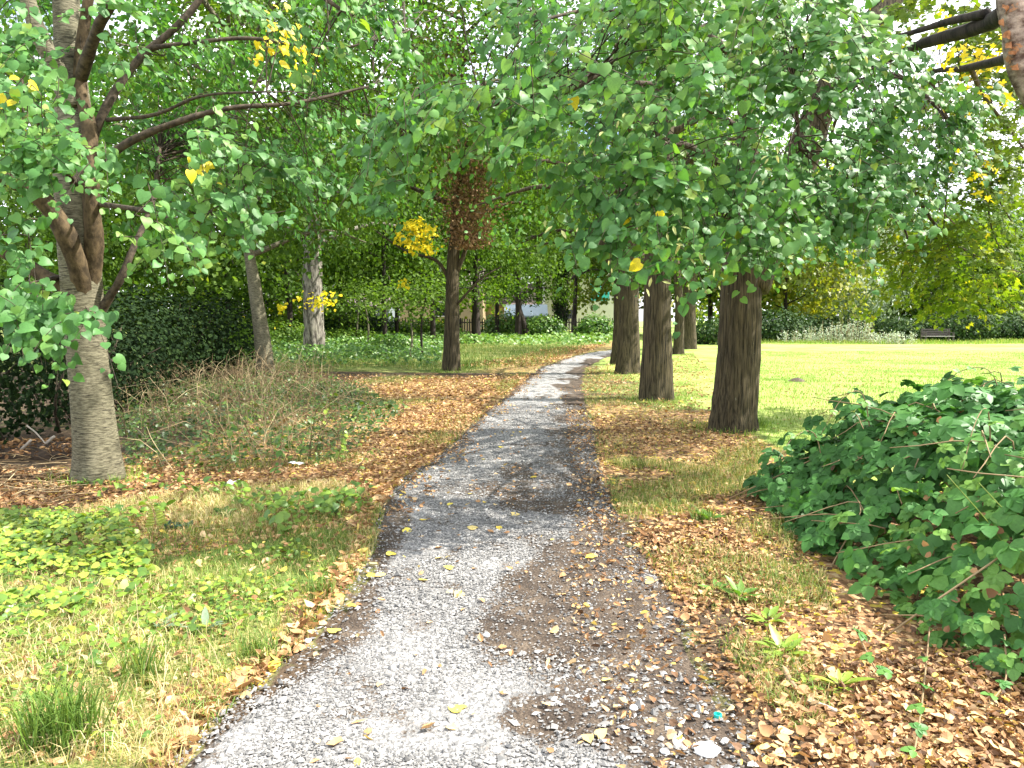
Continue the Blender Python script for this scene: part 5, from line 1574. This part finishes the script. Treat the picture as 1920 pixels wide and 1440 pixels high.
# tall pale weeds at the far edge of the lawn
for lab, px, Y, n, h in (('tallest clump of pale flowering weeds at the lawn edge', 1600, 47.5, 60, 1.5), ('pale weed clump left of the tallest one', 1545, 47.5, 40, 1.0), ('low white flowering clump left of the bench', 1680, 46, 36, .7), ('spindly pale weeds near the dark bushes', 1490, 48, 24, .8), ('thin clump right of the tallest weeds', 1640, 47, 30, .8)):
    g = on_ground(np.array([(px - 960) * Y / FPX, Y, 0]))
    root = thing('weed_clump', lab, 'weeds', g)
    st, fo = MB(), MB()
    p = on_ground(g + rnd(n, 3) * np.array([.5 + .2 * h, .3, 0]))
    hh = h * uni(.5, 1.1, n)
    tp = p + np.stack([.1 * rnd(n), .1 * rnd(n), hh], 1)
    twig_tubes(st, np.stack([p, (p + tp) / 2, tp], 1), .012, .006)
    t = rng.random((n, 16))
    C = (p[:, None] + (tp - p)[:, None] * t[..., None] + rnd(n, 16, 3) * .06).reshape(-1, 3)
    put(fo, NARROW, C, np.array([0, -.4, .8]) + rnd(len(C), 3) * .5, rnd(len(C), 3) + np.array([0, 0, .3]), .16 * uni(.6, 1.2, len(C)), rng.random(len(C)) * .5 + .5)
    part('stems', st, M_STRAW, root, kind='stuff')
    part('foliage', fo, M_WILLOW, root, kind='stuff')

# molehill on the lawn
mb = MB()
c = on_ground(G(1495, 716))
u, w = np.meshgrid(np.linspace(0, 1, 8), np.arange(16) / 16 * 2 * np.pi, indexing='ij')
rr = .24 * u * (1 + .15 * np.sin(3 * w))
V = np.stack([c[0] + rr * np.cos(w), c[1] + rr * np.sin(w), c[2] + .09 * (1 - u ** 1.5) - .01 + .03 * rng.random(u.shape) * (1 - u)], -1)
i, j = np.meshgrid(np.arange(7), np.arange(16), indexing='ij')
mb.add(V, np.stack([i * 16 + j, (i + 1) * 16 + j, (i + 1) * 16 + (j + 1) % 16, i * 16 + (j + 1) % 16], -1).reshape(-1, 4))
M_SOIL = plain('dark_soil', (.07, .05, .035), .95, .4, 30)
solo('molehill', mb, M_SOIL, 'small molehill of dark soil on the lawn right of the stout lime', 'molehill')

# ---------------------------------------------------------------- gravel, litter
OCT = np.array([[1, 0, 0], [0, 1, 0], [-1, 0, 0], [0, -1, 0], [0, 0, 1], [0, 0, -1]], float)
OCTF = np.array([[0, 1, 4], [1, 2, 4], [2, 3, 4], [3, 0, 4], [1, 0, 5], [2, 1, 5], [3, 2, 5], [0, 3, 5]])


def stones(mb, p, size, tint):
    n = len(p)
    v = OCT[None] * (1 + .35 * rnd(n, 6, 1).clip(-1, 1)) + rnd(n, 6, 3) * .18
    v *= (size[:, None, None] * np.stack([uni(.8, 1.4, n), uni(.7, 1.1, n), uni(.4, .75, n)], 1)[:, None])
    a = uni(0, 6.283, n)
    ca, sa = np.cos(a)[:, None], np.sin(a)[:, None]
    v = np.stack([v[..., 0] * ca - v[..., 1] * sa, v[..., 0] * sa + v[..., 1] * ca, v[..., 2]], -1)
    off = (np.arange(n) * 6)[:, None, None]
    mb.add((p[:, None] + v).reshape(-1, 3), (OCTF[None] + off).reshape(-1, 3), np.repeat(tint, 6))


gm = MB()
PATHPOLY = LE[:8] + RE[:6][::-1]
p = ground_pts([(300, 1445)] + LE[1:10] + RE[:7][::-1], 62000, lambda x, y: np.clip(1.0 - .85 * dirt_at(x, y), 0, 1) * np.clip(4.6 / y, 0, 1) ** 1.1)
n = len(p)
p[:, 2] += .010
stones(gm, p, .0054 * rng.lognormal(0, .42, n) * np.clip(.8 + .05 * p[:, 1], .8, 1.3), np.clip(rng.beta(2.2, 2.0, n), 0, 1))
p = ground_pts([(300, 1445), (500, 1260), (900, 1200), (1300, 1260), (1440, 1445)], 500)
n = len(p)
p[:, 2] += .012
stones(gm, p, .011 * rng.lognormal(0, .35, n), rng.beta(4, 1.6, n))
p = ground_pts([(30, 990), (60, 950), (140, 945), (150, 975), (90, 1000)], 1400)
p[:, 2] += .01
stones(gm, p, .009 * rng.lognormal(0, .4, len(p)), rng.beta(2.5, 2, len(p)))
stuff('gravel', gm, M_STONE, 'loose pale grey gravel on the footpath', False)

lt = MB()
allp = []


def litter_zone(poly, n, size, dens=None, flat=.35, tlo=0.0, thi=.92, tm=MID):
    p = ground_pts(poly, n, dens)
    n = len(p)
    p[:, 2] += uni(.006, .03, n)
    N = np.array([0, 0, 1.0]) + rnd(n, 3) * flat
    T, S, t = rnd(n, 3) * np.array([1, 1, .15]), size * uni(.5, 1.35, n), np.clip(uni(tlo, thi, n), 0, .95)
    h = rng.integers(0, 3, n)
    for q, tm_ in enumerate((CURL, SHARD, FLATL)):
        k = h == q
        put(lt, tm_, p[k], N[k], T[k], S[k], t[k])


CURL = tmpl([(0, 0, .04), (.24, .10, .2), (.30, .48, .26), (.03, 1.05, .14), (-.34, .62, .10), (-.22, .16, .16), (.02, .5, -.03)], [[(0, 1, 6), (1, 2, 6), (2, 3, 6), (3, 4, 6), (4, 5, 6), (5, 0, 6)]])
SHARD = tmpl([(0, 0, 0), (.16, .3, .20), (.20, .75, .24), (.02, 1.15, .10), (-.07, .8, .02), (-.12, .3, .06), (0, .5, -.04)], [[(0, 1, 6), (1, 2, 6), (2, 3, 6), (3, 4, 6), (4, 5, 6), (5, 0, 6)]])
FLATL = tmpl([(0, 0, 0), (.36, .05, .10), (.40, .42, .02), (.10, .95, -.08), (-.26, .75, .12), (-.42, .3, .05), (0, .45, .03)], [[(0, 1, 6), (1, 2, 6), (2, 3, 6), (3, 4, 6), (4, 5, 6), (5, 0, 6)]])
RF = [(1440, 1450), (1345, 1270), (1260, 1120), (1180, 1000), (1330, 960), (1480, 980), (1560, 1120), (1750, 1180), (2000, 1180), (1980, 1450)]
litter_zone(RF, 11000, .033, lambda x, y: .25 + .75 * ss(.35, .6, vn(x, y, 1.4, 51)) * (1 - .5 * (x - xr(y) < .25)), .45, tm=CURL)
litter_zone([(1150, 960), (1125, 880), (1110, 780), (1330, 800), (1440, 830), (1430, 960), (1330, 1000), (1250, 1050)], 3600, .045, lambda x, y: .2 + .8 * vn(x, y, 1.2, 52))
litter_zone([(1110, 790), (1090, 720), (1100, 690), (1300, 665), (1340, 700), (1330, 820)], 3600, .06, lambda x, y: .15 + .85 * vn(x, y, .8, 53), tlo=.2)
litter_zone([(735, 905), (640, 905), (430, 915), (250, 905), (260, 860), (430, 880), (640, 862), (700, 810), (760, 770), (830, 760), (925, 765), (860, 812), (835, 842)], 7500, .046, lambda x, y: .35 + .65 * vn(x, y, 1.2, 54), tlo=.15)
litter_zone([(925, 760), (760, 770), (640, 712), (430, 712), (440, 700), (830, 705), (990, 700), (1010, 690), (985, 712)], 4800, .07, lambda x, y: (.3 + .7 * vn(x, y, .8, 55)) * ss(23.5, 19, y + 6 * (vn(x, y, .5, 59) - .5)), tlo=.2)
litter_zone([(1010, 690), (850, 690), (1060, 650), (1140, 646), (1100, 660)], 2500, .10, None, tlo=.3)
litter_zone([(-60, 960), (-60, 870), (120, 880), (260, 905), (430, 915), (300, 980), (150, 960)], 3000, .045, None, .5, thi=.8, tm=CURL)
litter_zone(LEFT_FRONT, 3200, .042, lambda x, y: vn(x, y, 1.5, 56), .5, tlo=.2)
litter_zone([(705, 960), (750, 900), (680, 900), (640, 950), (690, 1040), (610, 1150), (530, 1240), (420, 1325), (330, 1440), (280, 1440), (400, 1310), (520, 1210), (640, 1050)], 1500, .055, None, .5, tm=CURL, tlo=.2)
litter_zone([(560, 1200), (690, 1040), (740, 900), (930, 760), (1090, 720), (1120, 860), (1230, 1080), (1345, 1270), (1100, 1440), (600, 1440)], 420, .045, None, .3, tlo=.3)
litter_zone([(1440, 820), (1430, 730), (1400, 680), (1700, 690), (1650, 770)], 500, .05, None, .4, tlo=.3)
# leaves and crumbs straying over the path's edges
EDGE = [(1130, 870), (1100, 770), (1060, 770), (1070, 870), (1080, 960), (1060, 1080), (1080, 1270), (1150, 1440), (1460, 1440), (1350, 1270), (1250, 1100), (1160, 960)]
litter_zone(EDGE, 1500, .034, lambda x, y: ss(.3, 1.0, (x - xl(y)) / (xr(y) - xl(y)) + .5 * (vn(x, y, 1.7, 57) - .5)), .5, tlo=.05)
litter_zone([(700, 965), (745, 900), (835, 842), (860, 810), (985, 712), (1062, 672), (1085, 672), (1025, 700), (960, 770), (900, 840), (820, 920), (770, 980)], 1100, .04, lambda x, y: ss(.3, .0, (x - xl(y)) / (xr(y) - xl(y)) + .4 * (vn(x, y, 1.7, 58) - .5)), .5, tlo=.1)
stuff('leaf_litter', lt, M_LITTER, 'brown fallen leaves covering the ground beside the path', False)

# the nearest fallen leaves, each its own
LB = [MB().add(tm_[0], tm_[1], t).mesh('fallen_leaf', M_LITTER, False) for t, tm_ in ((.25, CURL), (.4, SHARD), (.5, FLATL), (.65, CURL), (.75, SHARD), (.86, FLATL))] + [MB().add(*heart(-.3, .3, .3), t).mesh('fallen_leaf', M_LITTER) for t in (.45, .62, .75)]
LY = [MB().add(*heart(.12, .1, tw), t).mesh('fallen_leaf', M_YLEAF) for t, tw in ((.2, .1), (.55, -.2), (.95, .3))]


def fallen(p, S, meshes, label, group=None, flat=.3, lift=.02):
    n = len(p)
    X, T, N = basis(np.array([0, 0, 1.0]) + rnd(n, 3) * flat, rnd(n, 3) * np.array([1, 1, .1]))
    for i in range(n):
        o = bpy.data.objects.new('fallen_leaf', meshes[i % len(meshes)])
        m = Matrix.Identity(4)
        for r in range(3):
            m[r][0], m[r][1], m[r][2], m[r][3] = X[i, r] * S[i], T[i, r] * S[i], N[i, r] * S[i], p[i, r]
        m[2][3] += lift
        o.matrix_basis = m
        COL.objects.link(o)
        tag(o, label[i] if isinstance(label, list) else label, 'leaf', group)


p = ground_pts([(1400, 1440), (1480, 1270), (1690, 1270), (1915, 1335), (1915, 1440)], 150)
fallen(p, .043 * uni(.7, 1.3, len(p)), LB, 'curled brown leaf lying in the litter below the bramble thicket', 'brown leaves below the brambles', .4, .03)
p = ground_pts([(1300, 1230), (1260, 1120), (1400, 1080), (1530, 1120), (1640, 1240), (1480, 1270)], 60)
fallen(p, .043 * uni(.7, 1.3, len(p)), LB, 'brown leaf lying in the litter between the path and the brambles', 'brown leaves by the right path edge', .4, .025)
YP = [(660, 1135), (632, 1181), (702, 1054), (690, 1076), (848, 1066), (818, 1047), (788, 978), (845, 948), (893, 995), (935, 992), (758, 995), (865, 1112), (787, 1087), (905, 860), (960, 970), (878, 930), (735, 1040), (720, 1075), (1000, 900), (940, 835)]
fallen(np.array([on_ground(G(*q)) for q in YP]), .062 * uni(.75, 1.2, len(YP)), LY, 'yellow leaf lying on the grey gravel of the path', 'yellow leaves on the gravel', .15)
BP = [(530, 1070), (645, 1390), (520, 1252), (800, 1250), (790, 1366), (838, 1360), (1040, 1165), (1030, 1230), (1020, 1320), (940, 1215), (1130, 1275), (1100, 1045), (1085, 1040), (1160, 1150), (1210, 1090), (1120, 1385)]
BL = ['yellow leaf in the grass edge beyond the left verge tuft', 'small orange leaf at the bottom centre of the gravel', 'yellow leaf where the fine grass tuft meets the gravel', 'small brown leaf in the middle of the pale gravel', 'tan leaf left of a pale stone at the bottom centre', 'pale curled leaf beside the tan one at the bottom centre', 'split tan leaf on the gravel where soil begins', 'reddish brown leaf beside the split tan leaf', 'light tan leaf on the mossy patch', 'small orange leaf between gravel and mossy patch', 'pale yellow leaf at the right of the mossy patch', 'yellow tan leaf on dark trodden soil', 'tan leaf touching the one on dark soil', 'brown leaf where the trodden soil widens', 'pale tan leaf at the right edge of the soil', 'cream leaf near the bottom edge of the photo']
fallen(np.array([on_ground(G(*q)) for q in BP]), .055 * uni(.8, 1.2, len(BP)), [LY[1], LB[3], LY[0], LB[1], LB[3], LB[5], LB[3], LB[0], LB[5], LB[2], LY[2], LY[1], LB[3], LB[1], LB[5], LY[2]], BL, None, .25)
fallen(on_ground(np.array([G(867, 1327)])), np.array([.075]), [LY[1]], ['largest bright yellow leaf on the gravel near the bottom centre'], None, .1)
p = ground_pts([(420, 1330), (330, 1440), (300, 1430), (380, 1330), (500, 1230), (530, 1245)], 26)
fallen(p, .06 * uni(.7, 1.2, len(p)), LB, 'orange brown leaf lying along the left gravel edge', 'orange leaves on the left path edge', .4, .025)

# ---------------------------------------------------------------- small litter and debris
def rock(c, s, seed, mat, label, name='stone', cat='stone'):
    u, w = np.meshgrid(np.linspace(.02, np.pi - .02, 9), np.arange(14) / 14 * 2 * np.pi, indexing='ij')
    d = np.stack([np.sin(u) * np.cos(w), np.sin(u) * np.sin(w), np.cos(u)], -1)
    k = 1 + .3 * (vn(d[..., 0] * 1.5 + d[..., 2], d[..., 1] * 1.5, 1.2, seed) - .5) + .1 * (vn(d[..., 0] * 4, d[..., 1] * 4 + d[..., 2], 1.2, seed + 1) - .5)
    V = c + d * k[..., None] * np.array(s)
    i, j = np.meshgrid(np.arange(8), np.arange(14), indexing='ij')
    f = np.stack([i * 14 + j, (i + 1) * 14 + j, (i + 1) * 14 + (j + 1) % 14, i * 14 + (j + 1) % 14], -1).reshape(-1, 4)
    return solo(name, MB().add(V, f), mat, label, cat, smooth=False)


M_WSTONE = plain('white_stone', (.74, .76, .76), .8, .12, 12)
M_TSTONE = plain('tan_stone', (.55, .48, .40), .85, .2, 10)
rock(on_ground(G(1325, 1405)) + np.array([0, 0, .012]), (.052, .045, .02), 60, M_WSTONE, 'flat white stone, largest on the right gravel edge')
rock(on_ground(G(1275, 1390)) + np.array([0, 0, .006]), (.03, .048, .012), 61, M_TSTONE, 'flat pinkish tan stone left of the white one')
for k, (px, q, lab) in enumerate(((932, 1405, 'small pale stone near the bottom edge in the mossy gravel'), (1247, 1410, 'small white stone below the tan flat one'), (1410, 1382, 'small white pebble right of the turquoise cap'), (912, 1185, 'grey pebble where the clean gravel ends'), (1188, 1327, 'white pebble left of the dark soil hollow'), (577, 1197, 'pale pebble at the left gravel edge'))):
    rock(on_ground(G(px, q)) + np.array([0, 0, .01]), (.018, .016, .012), 62 + k, M_WSTONE, lab, 'pebble', 'pebble')
# turquoise bottle cap
c = on_ground(G(1346, 1342)) + np.array([0, 0, .008])
mb = MB()
ang = np.arange(20) / 20 * 2 * np.pi
prof = [(.0165, 0), (.0165, .016), (.013, .017), (.012, .006), (0.0005, .006)]
V = np.array([[c[0] + r * math.cos(a), c[1] + r * math.sin(a), c[2] + z] for r, z in prof for a in ang])
i, j = np.meshgrid(np.arange(4), np.arange(20), indexing='ij')
mb.add(V, np.stack([i * 20 + j, i * 20 + (j + 1) % 20, (i + 1) * 20 + (j + 1) % 20, (i + 1) * 20 + j], -1).reshape(-1, 4))
solo('bottle_cap', mb, plain('turquoise_plastic', (.02, .42, .36), .35, .05), 'turquoise plastic bottle cap lying open side up on dark soil', 'bottle cap', smooth=False)


def stick(label, pts, r, mat, name='stick', z=.015):
    W = [on_ground(G(a, b_)) + np.array([0, 0, z]) for a, b_ in pts] if len(pts[0]) == 2 else [np.array(q) for q in pts]
    p = spline(W, 14)
    return solo(name, MB().add(*tube(p, np.linspace(r, r * .75, 14), 8, True, 1 + .2 * (rng.random((14, 8)) - .5))), mat, label, 'stick')


M_STICK = plain('grey_dead_wood', (.40, .35, .29), .9, .25, 20)
M_STICKB = plain('brown_dead_wood', (.24, .15, .085), .9, .3, 14)
stick('pale grey snapped stick lying on brown leaves at the lower right', [(1515, 1313), (1540, 1322), (1568, 1333)], .012, M_STICK)
stick('stubby brown stick standing up from the litter left of the pale stick', [(1470, 1262), (1480, 1280), (1492, 1298)], .015, M_STICKB, z=.03)
stick('short grey stick at the bottom of the litter right of the soil', [(1680, 1365), (1672, 1400)], .008, M_STICK)
stick('thick brown branch end poking out under the brambles', [P(1862, 1225, 3.5), P(1890, 1250, 3.45), P(1935, 1280, 3.4)], .022, M_STICKB)
M_HEAP = plain('dead_leaf_mould', (.045, .028, .017), .95, .4, 30)
gl = on_ground(G(60, 870))
stick('curved bare branch lying from the left edge over the leaf heap', [G(-40, 895) + np.array([0, 0, .05]), P(10, 868, 8.6) + np.array([0, 0, .0]), P(45, 838, 8.6), P(58, 825, 8.6)], .02, M_STICK, 'fallen_branch')
stick('short sawn branch stub sticking up beside the near lime', [P(75, 845, 8.8), P(88, 830, 8.8), P(102, 818, 8.8)], .022, M_STICK, 'fallen_branch')
stick('thin forked twig leaning over the leaf heap', [P(50, 798, 8.7), P(68, 812, 8.7), P(85, 832, 8.7)], .01, M_STICK, 'fallen_branch')
# leaves on the heap, brush heap
hc = np.array([-5.55, 8.9, 0])
q = np.sqrt(rng.random(420)) * .95
a = uni(0, 6.28, 420)
p = np.stack([hc[0] + .8 * q * np.cos(a), hc[1] + .5 * q * np.sin(a), .01 + hz(hc[0], hc[1]) + .15 * np.sqrt(np.clip(1 - q * q, 0, 1))], 1)
hm = MB()
put(hm, CURL, p, np.array([0, 0, 1.0]) + rnd(420, 3) * .5, rnd(420, 3) * np.array([1, 1, .3]), .055 * uni(.6, 1.3, 420), uni(0, .7, 420))
stuff('heap_leaves', hm, M_LITTER, 'dead leaves lying on the heap left of the near lime', False)
mb = MB()
for k in range(90):
    c = G(uni(0, 140, 1)[0], uni(850, 945, 1)[0])
    a, l_ = rng.uniform(0, 6.28), rng.uniform(.1, .35)
    d = np.array([math.cos(a), math.sin(a) * .6, rng.normal() * .1]) * l_
    q = on_ground(c) + np.array([0, 0, .02 + .07 * rng.random()])
    mb.add(*tube(spline([q - d, q + rnd(3) * .02, q + d], 5), .004, 4), rng.random())
stuff('dry_twigs', mb, M_STRAW, 'dry twigs strewn left of the near lime')
# mound the branches lie on
rock(on_ground(np.array([-5.55, 8.9, 0])) + np.array([0, 0, -.02]), (.7, .42, .16), 80, M_HEAP, 'dark heap of soil and dead leaves left of the near lime', 'leaf_heap', 'heap')

M_PAPER = plain('white_paper', (.8, .8, .79), .6, .05, 10)


def scrap(label, px, q, s, name='paper_scrap', mat=None, n=7):
    c = on_ground(G(px, q)) + np.array([0, 0, .025])
    u, w = np.meshgrid(np.linspace(-1, 1, n), np.linspace(-1, 1, n), indexing='ij')
    V = np.stack([c[0] + s[0] * (u + .15 * rng.random(u.shape)), c[1] + s[1] * (w + .15 * rng.random(u.shape)), c[2] + s[2] * rng.random(u.shape)], -1)
    i, j = np.meshgrid(np.arange(n - 1), np.arange(n - 1), indexing='ij')
    f = np.stack([i * n + j, (i + 1) * n + j, (i + 1) * n + j + 1, i * n + j + 1], -1).reshape(-1, 4)
    o = solo(name, MB().add(V, f), mat or M_PAPER, label, 'litter', smooth=False)
    md = o.modifiers.new('thickness', 'SOLIDIFY')
    md.thickness = .002
    return o


scrap('white scrap of paper in the weeds at the left edge', 10, 1153, (.035, .03, .03))
scrap('crumpled white wrapper on brown leaves right of the near lime', 438, 909, (.06, .04, .04))
scrap('pale flattened wrapper on the sunlit leaves by the thicket', 555, 870, (.08, .04, .03))
# drain grate, dark green, half buried
c = on_ground(G(335, 987)) + np.array([0, 0, .015])
root = thing('drain_cover', 'small dark green slotted cover half hidden in the left verge', 'drain cover', c)
M_GREENP = plain('dark_green_plastic', (.012, .06, .045), .35, .1)
for k in range(6):
    part('slat', MB().add(*box(c + np.array([0, -.05 + .02 * k, .004]), (.16, .009, .024), .12)), M_GREENP, root, False)
for sx in (-.085, .085):
    part('frame_bar', MB().add(*box(c + np.array([sx, 0, .012]), (.014, .13, .03), .12)), M_GREENP, root, False)
# mud lump on the path edge
rock(on_ground(G(1082, 760)) + np.array([0, 0, .02]), (.16, .09, .05), 90, M_SOIL, 'dark clod of earth at the right path edge before the bend', 'earth_clod', 'clod')
print('tris', sum(len(o.data.loop_triangles) or sum(len(q.vertices) - 2 for q in o.data.polygons) for o in scene.objects if o.type == 'MESH' and len(o.data.polygons) > 400), 'objects', len(scene.objects))
